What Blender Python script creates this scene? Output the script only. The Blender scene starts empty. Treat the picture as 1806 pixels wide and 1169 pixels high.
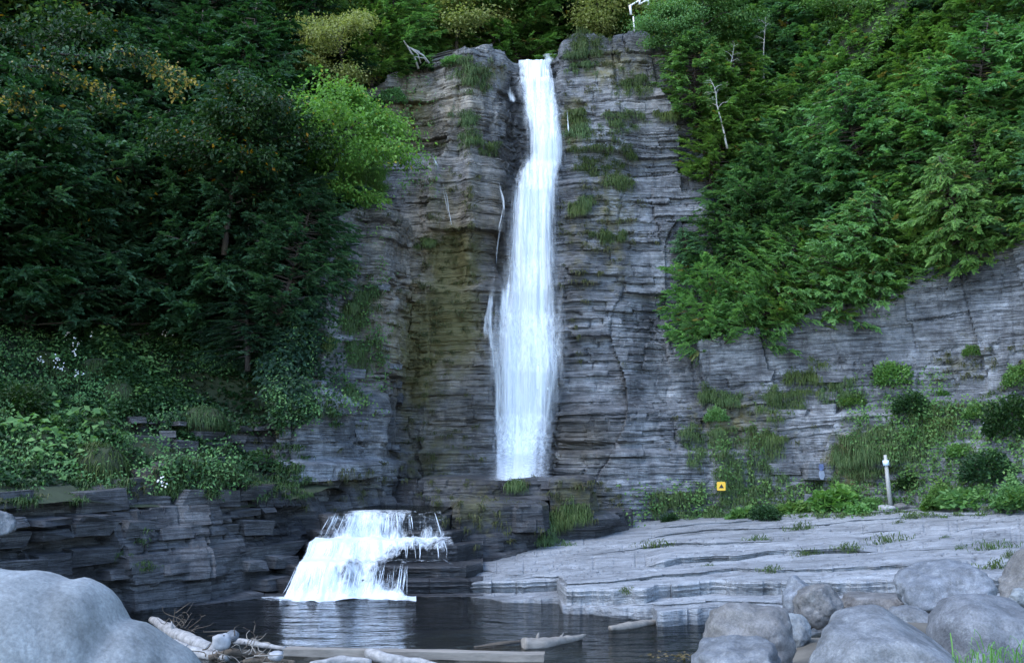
import bpy, bmesh, math
import numpy as np
from mathutils import Matrix, Vector

# ------------------------------------------------------------------ camera, sky, sun, exposure
F, EYE, YH = 1756.0, 3.2, 800.0          # focal length in photo pixels, eye height, horizon row
PITCH = math.atan((YH - 584.5) / F)
scene = bpy.context.scene
COL = scene.collection
cam = bpy.data.cameras.new('camera'); camo = bpy.data.objects.new('camera', cam); COL.objects.link(camo)
cam.sensor_width = 36; cam.lens = F / 1806 * 36; cam.clip_end = 500; cam.clip_start = 0.1
camo.location = (0, 0, EYE); camo.rotation_euler = (math.pi / 2 + PITCH, 0, 0)
scene.camera = camo
SUN_EL, SUN_AZ = math.radians(54), math.radians(238)   # azimuth clockwise from +Y
world = bpy.data.worlds.new('World'); scene.world = world; world.use_nodes = True
wn = world.node_tree.nodes; wl = world.node_tree.links
sky = wn.new('ShaderNodeTexSky'); sky.sky_type = 'NISHITA'; sky.sun_disc = False
sky.sun_elevation = SUN_EL; sky.sun_rotation = SUN_AZ; sky.air_density = 1.0; sky.dust_density = 0.6; sky.ozone_density = 2.4
wn['Background'].inputs['Strength'].default_value = 0.15
wl.new(sky.outputs[0], wn['Background'].inputs[0])
sl = bpy.data.lights.new('sun', 'SUN'); sl.energy = 0.5; sl.angle = math.radians(40); sl.color = (1.0, .985, .96)
so = bpy.data.objects.new('sun', sl); COL.objects.link(so)
sd = Vector((math.sin(SUN_AZ) * math.cos(SUN_EL), math.cos(SUN_AZ) * math.cos(SUN_EL), math.sin(SUN_EL)))
so.rotation_euler = sd.to_track_quat('Z', 'Y').to_euler(); so.location = (0, 0, 60)
scene.view_settings.view_transform = 'Standard'; scene.view_settings.look = 'None'
scene.view_settings.gamma = 1; scene.view_settings.use_curve_mapping = False
scene.view_settings.exposure = 2.3
scene.render.engine = 'CYCLES'
scene.cycles.max_bounces = 7; scene.cycles.transparent_max_bounces = 24; scene.cycles.diffuse_bounces = 3
scene.cycles.use_denoising = True

# ------------------------------------------------------------------ picture <-> place
CP, SP = math.cos(PITCH), math.sin(PITCH)
def ray(px, py):
    a = (np.asarray(px, float) - 903) / F; b = (584.5 - np.asarray(py, float)) / F
    return a, CP - b * SP, SP + b * CP
def P(px, py, Y):
    """the point of the place that shows at photo pixel (px, py) at distance Y"""
    a, dy, dz = ray(px, py); t = Y / dy
    return np.array([a * t, Y + 0 * a, EYE + dz * t]).T
def Pz(px, py, c, sx=0.0):
    """the point at photo pixel (px, py) on the plane z = c + sx*x"""
    a, dy, dz = ray(px, py); t = (c - EYE) / (dz - sx * a)
    return np.array([a * t, dy * t, EYE + dz * t]).T
def X(px, Y): return (px - 903) / F * Y * CP ** -1 * 1.0 if False else P(px, 800, Y)[0]
def proj(V):
    V = np.asarray(V); x, y, z = V[:, 0], V[:, 1], V[:, 2] - EYE
    d = y * CP + z * SP; u = -y * SP + z * CP
    d = np.maximum(d, .05)
    return 903 + F * x / d, 584.5 - F * u / d, d

# ------------------------------------------------------------------ noise
def _h(ix, iy, iz, s):
    n = (ix.astype(np.int64) * 374761393 + iy.astype(np.int64) * 668265263 + iz.astype(np.int64) * 2147483647 + s * 974634777) & 0xffffffff
    n = ((n ^ (n >> 13)) * 1274126177) & 0xffffffff
    n = ((n ^ (n >> 16)) * 2246822519) & 0xffffffff
    return ((n ^ (n >> 15)) & 0xffffff) / float(0x1000000)
def vn(x, y, z, s=0):
    x, y, z = np.broadcast_arrays(np.asarray(x, float), np.asarray(y, float), np.asarray(z, float))
    ix, iy, iz = np.floor(x), np.floor(y), np.floor(z)
    fx, fy, fz = x - ix, y - iy, z - iz
    fx, fy, fz = [f * f * (3 - 2 * f) for f in (fx, fy, fz)]
    o = 0
    for a in (0, 1):
        for b in (0, 1):
            for c in (0, 1):
                o = o + _h(ix + a, iy + b, iz + c, s) * (fx if a else 1 - fx) * (fy if b else 1 - fy) * (fz if c else 1 - fz)
    return o * 2 - 1
def fbm(x, y, z=0.0, oct=4, s=0):
    o, a, f = 0, 1.0, 1.0
    for k in range(oct):
        o = o + a * vn(np.asarray(x) * f + 17.3 * k, np.asarray(y) * f - 9.1 * k, np.asarray(z) * f + 3.7 * k, s + k); a *= .5; f *= 2.03
    return o
def h1(i, s=0): i = np.asarray(i); return _h(i, i * 0 + 7, i * 0 + 3, s)
def h2(i, j, s=0): i, j = np.broadcast_arrays(i, j); return _h(i, j, i * 0 + 5, s)
def sstep(a, b, x): t = np.clip((x - a) / (b - a), 0, 1); return t * t * (3 - 2 * t)

# ------------------------------------------------------------------ objects
TERR = []                                 # projected terrain points, for planting things where the photo shows them
def mesh(name, V, Fs, mats=(), smooth=False, attrs=None, mi=None):
    V = np.asarray(V, np.float32).reshape(-1, 3)
    if not isinstance(Fs, (list, tuple)): Fs = [Fs]
    Fs = [np.asarray(f, np.int32) for f in Fs if len(f)]
    me = bpy.data.meshes.new(name)
    nl = sum(f.size for f in Fs); nf = sum(len(f) for f in Fs)
    me.vertices.add(len(V)); me.vertices.foreach_set('co', V.ravel())
    me.loops.add(nl); me.loops.foreach_set('vertex_index', np.concatenate([f.ravel() for f in Fs]))
    tot = np.concatenate([np.full(len(f), f.shape[1], np.int32) for f in Fs])
    st = np.concatenate([[0], np.cumsum(tot)[:-1]]).astype(np.int32)
    me.polygons.add(nf); me.polygons.foreach_set('loop_start', st)
    try: me.polygons.foreach_set('loop_total', tot)
    except Exception: pass
    me.polygons.foreach_set('use_smooth', np.full(nf, smooth))
    for m in (mats if isinstance(mats, (list, tuple)) else [mats]): me.materials.append(m)
    if mi is not None: me.polygons.foreach_set('material_index', np.asarray(mi, np.int32))
    me.update(calc_edges=True)
    for k, a in (attrs or {}).items():
        at = me.attributes.new(k, 'FLOAT', 'POINT'); at.data.foreach_set('value', np.asarray(a, np.float32).ravel())
    return me
def link(name, me, parent=None, loc=None, rot=None, scale=None):
    o = bpy.data.objects.new(name, me); COL.objects.link(o)
    if parent is not None: o.parent = parent
    if loc is not None: o.location = [float(v) for v in loc]
    if rot is not None: o.rotation_euler = rot
    if scale is not None: o.scale = scale if hasattr(scale, '__len__') else (scale,) * 3
    return o
def tag(o, label=None, cat=None, group=None, kind=None):
    for k, v in (('label', label), ('category', cat), ('group', group), ('kind', kind)):
        if v: o[k] = v
    return o
def copy_tree(o, parent=None):
    c = o.copy(); COL.objects.link(c)
    if parent is not None: c.parent = parent
    for ch in list(o.children): copy_tree(ch, c)
    return c
def merge(parts):
    """[(V, [faces], ...)] joined into one vertex and face list"""
    V, Fq, n = [], [], 0
    for v, fs in parts:
        V.append(v)
        for f in (fs if isinstance(fs, list) else [fs]):
            Fq.append(np.asarray(f) + n)
        n += len(v)
    return np.concatenate(V), Fq
def gridf(nr, nc, wrap=False):
    i = np.arange(nr - 1)[:, None]; j = np.arange(nc if wrap else nc - 1)[None, :]
    j2 = (j + 1) % nc
    return np.stack([i * nc + j, i * nc + j2, (i + 1) * nc + j2, (i + 1) * nc + j], -1).reshape(-1, 4)
def tube(pts, rad, sides=6, cap=True):
    pts = np.asarray(pts, float); rad = np.broadcast_to(np.asarray(rad, float), (len(pts),))
    T = np.gradient(pts, axis=0); T /= np.linalg.norm(T, axis=1)[:, None] + 1e-9
    up = np.array([0, 0, 1.]) if abs(T[0, 2]) < .8 else np.array([1., 0, 0])
    A = np.cross(T, up); A /= np.linalg.norm(A, axis=1)[:, None] + 1e-9; B = np.cross(T, A)
    th = np.arange(sides) / sides * 2 * np.pi
    V = pts[:, None] + rad[:, None, None] * (np.cos(th)[None, :, None] * A[:, None] + np.sin(th)[None, :, None] * B[:, None])
    fs = [gridf(len(pts), sides, True)]
    V = V.reshape(-1, 3)
    if cap:
        n = len(V); V = np.vstack([V, pts[:1], pts[-1:]])
        k = np.arange(sides); k2 = (k + 1) % sides
        fs.append(np.stack([k2, k, np.full(sides, n)], 1)); b = (len(pts) - 1) * sides
        fs.append(np.stack([b + k, b + k2, np.full(sides, n + 1)], 1))
    return V, fs

# ------------------------------------------------------------------ materials
class NT:
    def __init__(s, name):
        s.m = bpy.data.materials.new(name); s.m.use_nodes = True; s.t = s.m.node_tree
        s.b = s.t.nodes['Principled BSDF']; s.out = s.t.nodes['Material Output']
    def n(s, typ, ins=None, **kw):
        d = s.t.nodes.new('ShaderNode' + typ)
        for k, v in kw.items(): setattr(d, k, v)
        for k, v in (ins or {}).items(): s.set(d.inputs[k], v)
        return d
    def set(s, sock, v):
        if hasattr(v, 'is_output') or isinstance(v, bpy.types.NodeSocket): s.t.links.new(v, sock)
        else:
            if hasattr(sock.default_value, '__len__') and hasattr(v, '__len__') and len(v) == 3 and len(sock.default_value) == 4: v = (*v, 1)
            sock.default_value = v
    def pos(s, scale=(1, 1, 1), obj=False):
        src = s.n('TexCoord').outputs['Object'] if obj else s.n('NewGeometry').outputs['Position']
        return s.n('VectorMath', {0: src, 1: scale}, operation='MULTIPLY').outputs[0]
    def noise(s, vec, scale=1., detail=4., rough=.55, dist=0.):
        return s.n('TexNoise', {'Vector': vec, 'Scale': scale, 'Detail': detail, 'Roughness': rough, 'Distortion': dist}).outputs[0]
    def ramp(s, f, stops):
        r = s.n('ValToRGB', {0: f}); e = r.color_ramp.elements
        while len(e) < len(stops): e.new(.5)
        for k, (p, c) in enumerate(stops): e[k].position = p; e[k].color = (*c, 1) if hasattr(c, '__len__') else (c, c, c, 1)
        return r.outputs[0]
    def mix(s, f, a, b, mode='MIX'):
        d = s.n('MixRGB', blend_type=mode); s.set(d.inputs[0], f); s.set(d.inputs[1], a); s.set(d.inputs[2], b); return d.outputs[0]
    def math(s, op, a, b=0.0, c=0.0):
        d = s.n('Math', operation=op); s.set(d.inputs[0], a); s.set(d.inputs[1], b); s.set(d.inputs[2], c); return d.outputs[0]
    def attr(s, name): return s.n('Attribute', attribute_name=name).outputs['Fac']
    def bump(s, h, strength=.5, dist=.05, nrm=None):
        d = s.n('Bump', {'Height': h, 'Strength': strength, 'Distance': dist})
        if nrm is not None: s.set(d.inputs['Normal'], nrm)
        return d.outputs[0]

def rock_mat(name, lo, hi, strata=True, obj=False, bed=None, moss=(.072, .066, .027), rough=.75, sc=1., lichen=.0, bumpk=1., tone=(.72, 1.3)):
    m = NT(name); p = m.pos(obj=obj)
    big = m.noise(p, .55 * sc, 5, .6); mid = m.noise(p, 3.2 * sc, 6, .65); fine = m.noise(p, 28 * sc, 4, .7)
    col = m.mix(m.ramp(big, [(.33, 0.), (.68, 1.)]), lo, hi)
    col = m.mix(1., col, m.ramp(mid, [(.36, tone[0]), (.64, tone[1])]), 'MULTIPLY')
    h = m.math('ADD', m.math('MULTIPLY', mid, .6), m.math('MULTIPLY', fine, .18))
    if strata:
        ps = m.pos(bed or (.55 * sc, .55 * sc, 9.0 * sc), obj); st = m.noise(ps, 1.0, 5, .62, .25)
        ps2 = m.pos(tuple(3 * c for c in bed) if bed else (1.2 * sc, 1.2 * sc, 30.0 * sc), obj); st2 = m.noise(ps2, 1.0, 3, .6, .2)
        col = m.mix(1., col, m.ramp(st, [(.28, .52), (.5, .98), (.74, 1.32)] if not bed else [(.3, .7), (.5, .98), (.7, 1.16)]), 'MULTIPLY')
        h = m.math('ADD', h, m.math('ADD', m.math('MULTIPLY', st, 1.1), m.math('MULTIPLY', st2, .5)))
        ln = m.noise(m.pos((.5 * sc, .5 * sc, 11. * sc) if not bed else tuple(1.6 * c for c in bed), obj), 1., 4, .55, .15); lf = m.ramp(ln, [(.455, 0.), (.478, 1.), (.492, 1.), (.515, 0.)])
        col = m.mix(m.math('MULTIPLY', lf, .48 if not bed else .3), col, (.018, .018, .02)); h = m.math('SUBTRACT', h, m.math('MULTIPLY', lf, .55))
        ver = m.noise(m.pos((1.5 * sc, 1.5 * sc, .14 * sc), obj), 1., 6, .7)       # run-down stains
        if not bed: col = m.mix(m.ramp(ver, [(.50, 0.), (.68, .62)]), col, (.03, .032, .037))
    col = m.mix(1., col, m.ramp(fine, [(.36, .78), (.64, 1.2)]), 'MULTIPLY')
    if not strata:
        dk = m.noise(m.pos((1, 1, .35), obj), 1.4 * sc, 6, .7); col = m.mix(m.ramp(dk, [(.5, 0.), (.66, .5)]), col, (.045, .047, .05))
    if lichen:
        col = m.mix(m.ramp(m.noise(p, 6 * sc, 6, .75), [(.58, 0.), (.66, lichen)]), col, (.34, .36, .36))
    br = m.attr('brown'); col = m.mix(m.math('MULTIPLY', br, m.ramp(m.noise(m.pos((1.6, 1.6, .5), obj), 1., 5, .6), [(.3, .35), (.65, 1.)])), col, m.mix(1., col, (1.62, 1.18, .66), 'MULTIPLY'))
    am = m.attr('moss'); mo = m.noise(p, 2.6, 6, .7)
    amf = m.ramp(m.math('MULTIPLY_ADD', mo, 1.1, m.math('SUBTRACT', am, .8)), [(.02, 0.), (.42, 1.)])
    amf = m.math('MULTIPLY', amf, m.math('GREATER_THAN', am, .02))
    col = m.mix(amf, col, m.mix(m.noise(p, 5., 4), moss, tuple(c * 2.3 for c in moss)))
    aw = m.attr('wet')
    col = m.mix(m.math('MULTIPLY', aw, .72), col, m.mix(.35, (.012, .012, .014), col, 'MULTIPLY'))
    m.set(m.b.inputs['Base Color'], col)
    m.set(m.b.inputs['Roughness'], m.math('SUBTRACT', rough, m.math('MULTIPLY', aw, .4)))
    m.set(m.b.inputs['Specular IOR Level'], .35)
    m.set(m.b.inputs['Normal'], m.bump(h, .75 * bumpk, .09 / sc))
    return m.m

def leaf_mat(name, dark, mid, light, rare=None, trans=.38, rough=.5, spread=.25):
    m = NT(name); t = m.attr('tint')
    stops = [(0., dark), (.45, mid), (.88, light)]
    if rare: stops = [(0., dark), (.45, mid), (.86, light), (.93, light), (.96, rare)]
    col = m.ramp(t, stops)
    rnd = m.n('ObjectInfo').outputs['Random']
    patch = m.noise(m.pos(obj=True), .9, 3)
    hs = m.n('HueSaturation', {'Color': col, 'Hue': m.math('MULTIPLY_ADD', rnd, .04, .48), 'Saturation': m.math('MULTIPLY_ADD', rnd, -.2, 1.08),
             'Value': m.math('MULTIPLY_ADD', patch, .9, m.math('MULTIPLY_ADD', rnd, spread * 1.2, .55 - spread * .6))}).outputs[0]
    m.set(m.b.inputs['Base Color'], hs); m.set(m.b.inputs['Roughness'], rough); m.set(m.b.inputs['Specular IOR Level'], .25)
    tr = m.n('BsdfTranslucent', {'Color': m.mix(1., hs, (1.1, 1.25, .55), 'MULTIPLY')})
    mx = m.n('MixShader', {0: trans, 1: m.b.outputs[0], 2: tr.outputs[0]})
    m.t.links.new(mx.outputs[0], m.out.inputs[0])
    return m.m
def flat_mat(name, col, rough=.7, noise=.35, scale=8., bump=.3, col2=None, obj=True, stretch=(1, 1, 1)):
    m = NT(name); n = m.noise(m.pos(stretch, obj=obj), scale, 5, .65)
    c2 = col2 or tuple(c * (1 - noise) for c in col)
    m.set(m.b.inputs['Base Color'], m.mix(m.ramp(n, [(.3, 0.), (.7, 1.)]), c2, col)); m.set(m.b.inputs['Roughness'], rough)
    if bump: m.set(m.b.inputs['Normal'], m.bump(n, bump, .03))
    return m.m

M = {}
M['cliff'] = rock_mat('cliff_rock', (.060, .067, .076), (.235, .252, .272), lichen=.35)
M['cliff_left'] = rock_mat('cliff_rock_brown', (.075, .072, .068), (.17, .165, .16), moss=(.055, .048, .018), lichen=.2)
M['ledge'] = rock_mat('ledge_rock', (.036, .038, .042), (.098, .101, .106))
M['shelf'] = rock_mat('shelf_rock', (.185, .197, .208), (.285, .298, .312), lichen=.08, bumpk=.8, tone=(.86, 1.12), bed=(.28, 1.5, 5.))
M['boulder'] = rock_mat('boulder_rock', (.080, .086, .092), (.180, .19, .20), strata=False, obj=True, sc=1.8, bumpk=1., tone=(.68, 1.3), lichen=.3)
M['boulder_brown'] = rock_mat('boulder_brown_rock', (.082, .08, .076), (.178, .172, .166), strata=False, obj=True, sc=1.8, bumpk=1., lichen=.2)
M['boulder_blue'] = rock_mat('boulder_blue_rock', (.080, .089, .10), (.185, .20, .22), strata=False, obj=True, sc=2.2, bumpk=1.2, lichen=.3)
M['boulder_dark'] = rock_mat('boulder_dark_rock', (.075, .08, .088), (.16, .168, .178), strata=False, obj=True, sc=1.8, bumpk=1., lichen=.25)
M['boulder_pale'] = rock_mat('boulder_pale_rock', (.135, .15, .152), (.225, .24, .248), strata=False, obj=True, sc=1.4, bumpk=.5, tone=(.8, 1.16))
M['white_stone'] = flat_mat('white_stone', (.36, .36, .365), .7, .45, 6.)
M['soil'] = flat_mat('hillside_soil', (.030, .045, .018), .9, .5, 1.6, .8, obj=False)
M['bed'] = flat_mat('pool_bed', (.13, .115, .09), .8, .6, 2.2, .5, obj=False)
M['cedar'] = leaf_mat('cedar_leaf', (.056, .132, .036), (.122, .258, .066), (.205, .36, .095), (.22, .18, .05))
M['cedar_warm'] = leaf_mat('cedar_warm_leaf', (.046, .130, .034), (.100, .235, .060), (.18, .33, .092), (.26, .22, .05))
M['cedar_blue'] = leaf_mat('cedar_blue_leaf', (.040, .112, .050), (.088, .212, .090), (.15, .30, .13))
M['hemlock'] = leaf_mat('hemlock_leaf', (.007, .026, .014), (.018, .055, .028), (.040, .098, .045), spread=.35)
M['maple'] = leaf_mat('maple_leaf', (.058, .145, .018), (.135, .265, .034), (.22, .35, .058), (.30, .25, .02), trans=.42)
M['yellow'] = leaf_mat('yellow_leaf', (.15, .18, .045), (.27, .28, .08), (.37, .36, .12), trans=.42)
M['decid'] = leaf_mat('broad_leaf', (.050, .125, .036), (.105, .22, .060), (.18, .30, .085), (.20, .18, .03), trans=.38)
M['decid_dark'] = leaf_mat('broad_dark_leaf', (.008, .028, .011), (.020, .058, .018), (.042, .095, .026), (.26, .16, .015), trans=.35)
M['bright'] = leaf_mat('bright_leaf', (.06, .15, .03), (.11, .24, .045), (.17, .31, .07), trans=.38)
M['grass'] = leaf_mat('grass_blade', (.035, .065, .02), (.075, .125, .035), (.13, .175, .06), (.20, .16, .07), trans=.3)
M['grass_dark'] = leaf_mat('grass_blade_dark', (.018, .042, .012), (.040, .080, .020), (.075, .12, .032), (.10, .085, .03), trans=.25)
M['grass_dry'] = leaf_mat('grass_blade_dry', (.032, .042, .014), (.060, .072, .022), (.095, .098, .036), (.13, .10, .045), trans=.25)
M['bark'] = flat_mat('bark', (.085, .07, .058), .9, .5, 14., .8, stretch=(1, 1, .25))
M['bark_dark'] = flat_mat('bark_dark', (.04, .034, .03), .9, .5, 14., .8, stretch=(1, 1, .25))
M['birch'] = flat_mat('birch_bark', (.62, .61, .58), .7, 0, 5., .3, col2=(.22, .2, .19), stretch=(.6, .6, 3.5))
M['dead'] = flat_mat('weathered_wood', (.52, .5, .48), .8, .45, 9., .4)
M['drift'] = flat_mat('drift_wood', (.25, .225, .19), .8, .5, 6., .5, stretch=(.35, 1.5, 1.5))
M['drift_white'] = flat_mat('drift_wood_white', (.36, .35, .335), .8, .6, 9., .8)
M['drift_dark'] = flat_mat('drift_wood_dark', (.10, .078, .055), .85, .55, 9., .6)
M['rail'] = flat_mat('rail_white', (.74, .74, .76), .6, .12, 5., .1)
M['rail_grey'] = flat_mat('rail_grey', (.30, .30, .31), .8, .3, 8., .2)
M['post'] = flat_mat('post_wood', (.36, .36, .34), .8, .25, 10., .3, stretch=(1, 1, .2))
M['band'] = flat_mat('post_band', (.60, .74, .88), .5, .1, 5., 0)
M['yellow_sign'] = flat_mat('sign_yellow', (.78, .46, .035), .45, .08, 5., 0)
M['black_sign'] = flat_mat('sign_black', (.015, .013, .012), .5, .1, 5., 0)
M['blue_paint'] = flat_mat('paint_blue', (.10, .14, .28), .7, .5, 12., 0)
M['paint_pale'] = flat_mat('paint_pale', (.24, .28, .36), .7, .4, 8., 0)
M['flower'] = flat_mat('flower_white', (.75, .75, .75), .7, .1, 5., 0)
M['moss_ball'] = flat_mat('mound_turf', (.028, .040, .014), .95, .5, 6., .6)

def water_mat():
    m = NT('pool_water'); nt = m.t
    n1 = m.noise(m.pos((.75, 2.1, 1)), 1.2, 3, .5, .5); n2 = m.noise(m.pos((1.8, 6.0, 1)), 2.6, 3, .6)
    h = m.math('ADD', m.math('MULTIPLY', n1, 1.), m.math('MULTIPLY', n2, .16))
    bm = m.bump(h, .9, .2)
    gl = m.n('BsdfGlossy', {'Color': (1, 1, 1, 1), 'Roughness': .06, 'Normal': bm})
    tr = m.n('BsdfTransparent', {'Color': (.26, .29, .25, 1)})
    fr = m.n('Fresnel', {'IOR': 1.333, 'Normal': bm})
    mx = m.n('MixShader', {0: fr.outputs[0], 1: tr.outputs[0], 2: gl.outputs[0]})
    nt.links.new(mx.outputs[0], m.out.inputs[0])
    return m.m
def fall_mat(name, streak=(9, 9, .35), lo=.34, hi=.62, col=(.84, .91, .97), depth=1.):
    m = NT(name); a = m.attr('alpha')
    s1 = m.noise(m.pos(streak), 1., 5, .62); s2 = m.noise(m.pos(tuple(3.1 * c for c in streak)), 1., 3, .6)
    st = m.math('ADD', m.math('MULTIPLY', s1, .7), m.math('MULTIPLY', s2, .3))
    f = m.ramp(m.math('ADD', st, m.math('MULTIPLY', m.math('SUBTRACT', a, .5), depth)), [(lo, 0.), (hi, 1.)])
    f = m.math('MULTIPLY', f, m.math('MINIMUM', m.math('MULTIPLY', a, 3.), 1.))
    m.set(m.b.inputs['Base Color'], m.mix(m.ramp(s1, [(.3, 0.), (.7, 1.)]), tuple(c * .80 for c in col), col)); m.set(m.b.inputs['Roughness'], .6)
    tl = m.n('BsdfTranslucent', {'Color': (*col, 1)})
    w = m.n('MixShader', {0: .25, 1: m.b.outputs[0], 2: tl.outputs[0]})
    tr = m.n('BsdfTransparent')
    mx = m.n('MixShader', {0: f, 1: tr.outputs[0], 2: w.outputs[0]})
    m.t.links.new(mx.outputs[0], m.out.inputs[0])
    return m.m
M['water'] = water_mat()
M['fall'] = fall_mat('white_water', (8, 8, .22), .24, .82, depth=1.1)
M['veil'] = fall_mat('thin_water', (9, 9, .22), .10, .72, depth=.9)
M['cascade'] = fall_mat('cascade_water', (9, 9, 1.0), .34, .74)
M['foam'] = fall_mat('foam', (5, 5, 5), .40, .62, depth=.8)

# ------------------------------------------------------------------ rock walls
def strat(u, z, seed, tmed=.14, blen=1.0, amp=1., zoff=-3., zmax=26.):
    r = np.random.default_rng(seed)
    th = np.clip(r.lognormal(math.log(tmed), .75, 900), .045, .9)
    zb = zoff + np.concatenate([[0], np.cumsum(th)]); zb = zb[zb < zmax + 1]
    zz = z + .10 * fbm(u * .35, z * .35, 0, 3, seed + 5)
    k = np.clip(np.searchsorted(zb, zz) - 1, 0, len(zb) - 2)
    lo, hi = zb[k], zb[k + 1]; dz = np.minimum(zz - lo, hi - zz)
    prot = r.normal(0, .075, len(zb))[k]
    L = (r.uniform(.45, 1.7, len(zb)) * (.55 + 1.6 * np.concatenate([th[:len(zb) - 1], [.2]])) * blen)[k]
    off = r.uniform(0, 50, len(zb))[k]
    uu = (u + .06 * fbm(u * 2, zz * 3, 0, 2, seed + 9)) / L + off
    c = np.floor(uu); f = uu - c; jit = (h2(c, k, seed) - .5) * .5
    dj = np.minimum(f, 1 - f) * L
    hb = h2(c, k, seed + 1)
    g = fbm(u * .55, zz * .9, 2, 3, seed + 11); g2 = fbm(u * 1.1, zz * .5, 4, 3, seed + 12)
    d = prot * (.15 + .9 * sstep(-.2, .6, g)) * .55 + 1.1 * ((hb - .5) * .17 - .17 * (hb > .94) + .13 * (hb < .05)) * (.35 + .9 * sstep(-.3, .4, g2))
    d = d + (h2(c, k, seed + 2) - .5) * .16 * (f - .5)
    d = d - .075 * np.exp(-(dz / .020) ** 2) * sstep(-.25, .35, fbm(u * .9, zz * 3, 6, 3, seed + 13)) - .07 * np.exp(-(dj / .028) ** 2) * sstep(-.3, .2, g2)
    # joints that cut through many beds and split the face into pillars
    v = u / 2.1 + .35 * fbm(u * .4, zz * .22, 8, 3, seed + 14); cv = np.floor(v); fv = v - cv
    zc = np.floor(zz / (2.2 + 2.5 * h1(cv, seed + 4)) + 9 * h1(cv, seed + 5))
    hv = h2(cv, zc, seed + 6); dv = np.minimum(fv, 1 - fv) * 2.1
    d = d + (hv - .5) * .5 - .07 * np.exp(-(dv / .045) ** 2) * sstep(.0, .4, fbm(u * .8, zz * .7, 1, 3, seed + 15)) + (fv - .5) * (h2(cv, zc, seed + 7) - .5) * .5
    return d * amp

def plan_line(ctrl, du):
    """ctrl rows: (px, Y, ztop, batter). Returns arrays along an even walk of the line."""
    c = np.array(ctrl, float); x = np.array([X(a, b) for a, b in c[:, :2]])
    pts = np.stack([x, c[:, 1]], 1); seg = np.linalg.norm(np.diff(pts, axis=0), axis=1); s = np.concatenate([[0], np.cumsum(seg)])
    n = int(s[-1] / du) + 2; u = np.linspace(0, s[-1], n)
    k = max(3, int(.30 / du)) | 1; ker = np.hanning(k + 2)[1:-1]; ker /= ker.sum()
    def sm(a): a = np.interp(u, s, a); return np.convolve(np.pad(a, k // 2, 'edge'), ker, 'valid')
    o = dict(u=u, x=sm(pts[:, 0]), y=sm(pts[:, 1]), zt=sm(c[:, 2]), ba=sm(c[:, 3]), px=sm(c[:, 0]))
    tx, ty = np.gradient(o['x']), np.gradient(o['y']); l = np.hypot(tx, ty) + 1e-9
    o['nx'], o['ny'] = ty / l, -tx / l
    return o
def ztop(px, py, Y): return P(px, py, Y)[2]

STAIN = []                                 # (kind, px, py, rx, ry, strength): moss, wet patches as they lie on the rock
def stains(V, kind):
    px, py, d = proj(V); o = np.zeros(len(V))
    for k, a, b, rx, ry, s in STAIN:
        if k == kind: o = np.maximum(o, s * np.exp(-(((px - a) / rx) ** 2 + ((py - b) / ry) ** 2) * 1.2))
    return o
def rock_wall(name, label, ctrl, z0, mat, seed, du=.045, dip=0., macro=None, amp=1., tmed=.14, blen=1., low=.35, cap=True, rag=0.):
    L = plan_line(ctrl, du); u = L['u']; zt = L['zt']
    if rag: zt = zt + rag * np.round(fbm(u * .8, 0, 0, 3, seed + 3) * 3) / 3
    nr = int((zt.max() - z0) / du) + 2
    v = np.linspace(0, 1, nr)[:, None]
    Z = z0 + v * (zt[None] - z0); U = np.broadcast_to(u[None], Z.shape)
    zs = Z - dip * U
    d = strat(U, zs, seed, tmed, blen, amp) + low * fbm(U * .28, Z * .22, 0, 3, seed + 20) + .05 * fbm(U * 2.2, Z * 3, 0, 3, seed + 30)
    back = L['ba'][None] * ((Z - z0) / 17.)
    if macro: d = d + macro(np.broadcast_to(L['px'][None], Z.shape), U, Z)
    nx, ny = L['nx'][None], L['ny'][None]
    x = L['x'][None] + nx * d; y = L['y'][None] + ny * d + back
    V = np.stack([x, y, Z], -1)
    if cap:
        e = []
        for dz, db in ((.0, .5), (-.05, 1.6), (-.15, 4.)):
            t = V[-1].copy(); t[:, 0] -= L['nx'] * db; t[:, 1] -= L['ny'] * db; t[:, 2] += dz + .12 * fbm(u * 1.3, db, 0, 3, seed + 4); e.append(t)
        V = np.concatenate([V, np.array(e)])
    nr = len(V); V = V.reshape(-1, 3)
    me = mesh(name, V, gridf(nr, len(u)), mat, attrs={'moss': stains(V, 'moss'), 'wet': stains(V, 'wet'), 'brown': stains(V, 'brown')})
    o = tag(link(name, me), label, kind='structure')
    TERR.append(np.stack([*proj(V), *V.T], 1))
    L['obj'] = o; L['top'] = V.reshape(nr, len(u), 3)[-4 if cap else -1]
    return L
ZB = {}
def depth_index():
    """nearest rock point in every 3-pixel cell of the photograph"""
    n = sum(len(t) for t in TERR)
    if ZB.get('n') != n:
        T = np.concatenate(TERR); W, Hh = 800, 500
        i = np.floor((T[:, 0] + 300) / 3).astype(int); j = np.floor((T[:, 1] + 200) / 3).astype(int); m = (i >= 0) & (i < W) & (j >= 0) & (j < Hh)
        T = T[m]; c = j[m] * W + i[m]; o = np.argsort(-T[:, 2]); best = np.full(W * Hh, -1); best[c[o]] = o
        ZB.update(n=n, T=T, best=best.reshape(Hh, W), d=np.where(best >= 0, T[best, 2], 1e9).reshape(Hh, W))
    return ZB
def pick(px, py, r=7.):
    z = depth_index(); k = max(1, int(r / 3)); i = int((px + 300) // 3); j = int((py + 200) // 3)
    while k < 60:
        a, b, c, e = max(j - k, 0), j + k + 1, max(i - k, 0), i + k + 1
        d = z['d'][a:b, c:e]
        if d.size and d.min() < 1e8:
            q = np.unravel_index(np.argmin(d), d.shape); return z['T'][z['best'][a + q[0], c + q[1]], 3:6].copy()
        k *= 2
    return P(px, py, 34)

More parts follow.
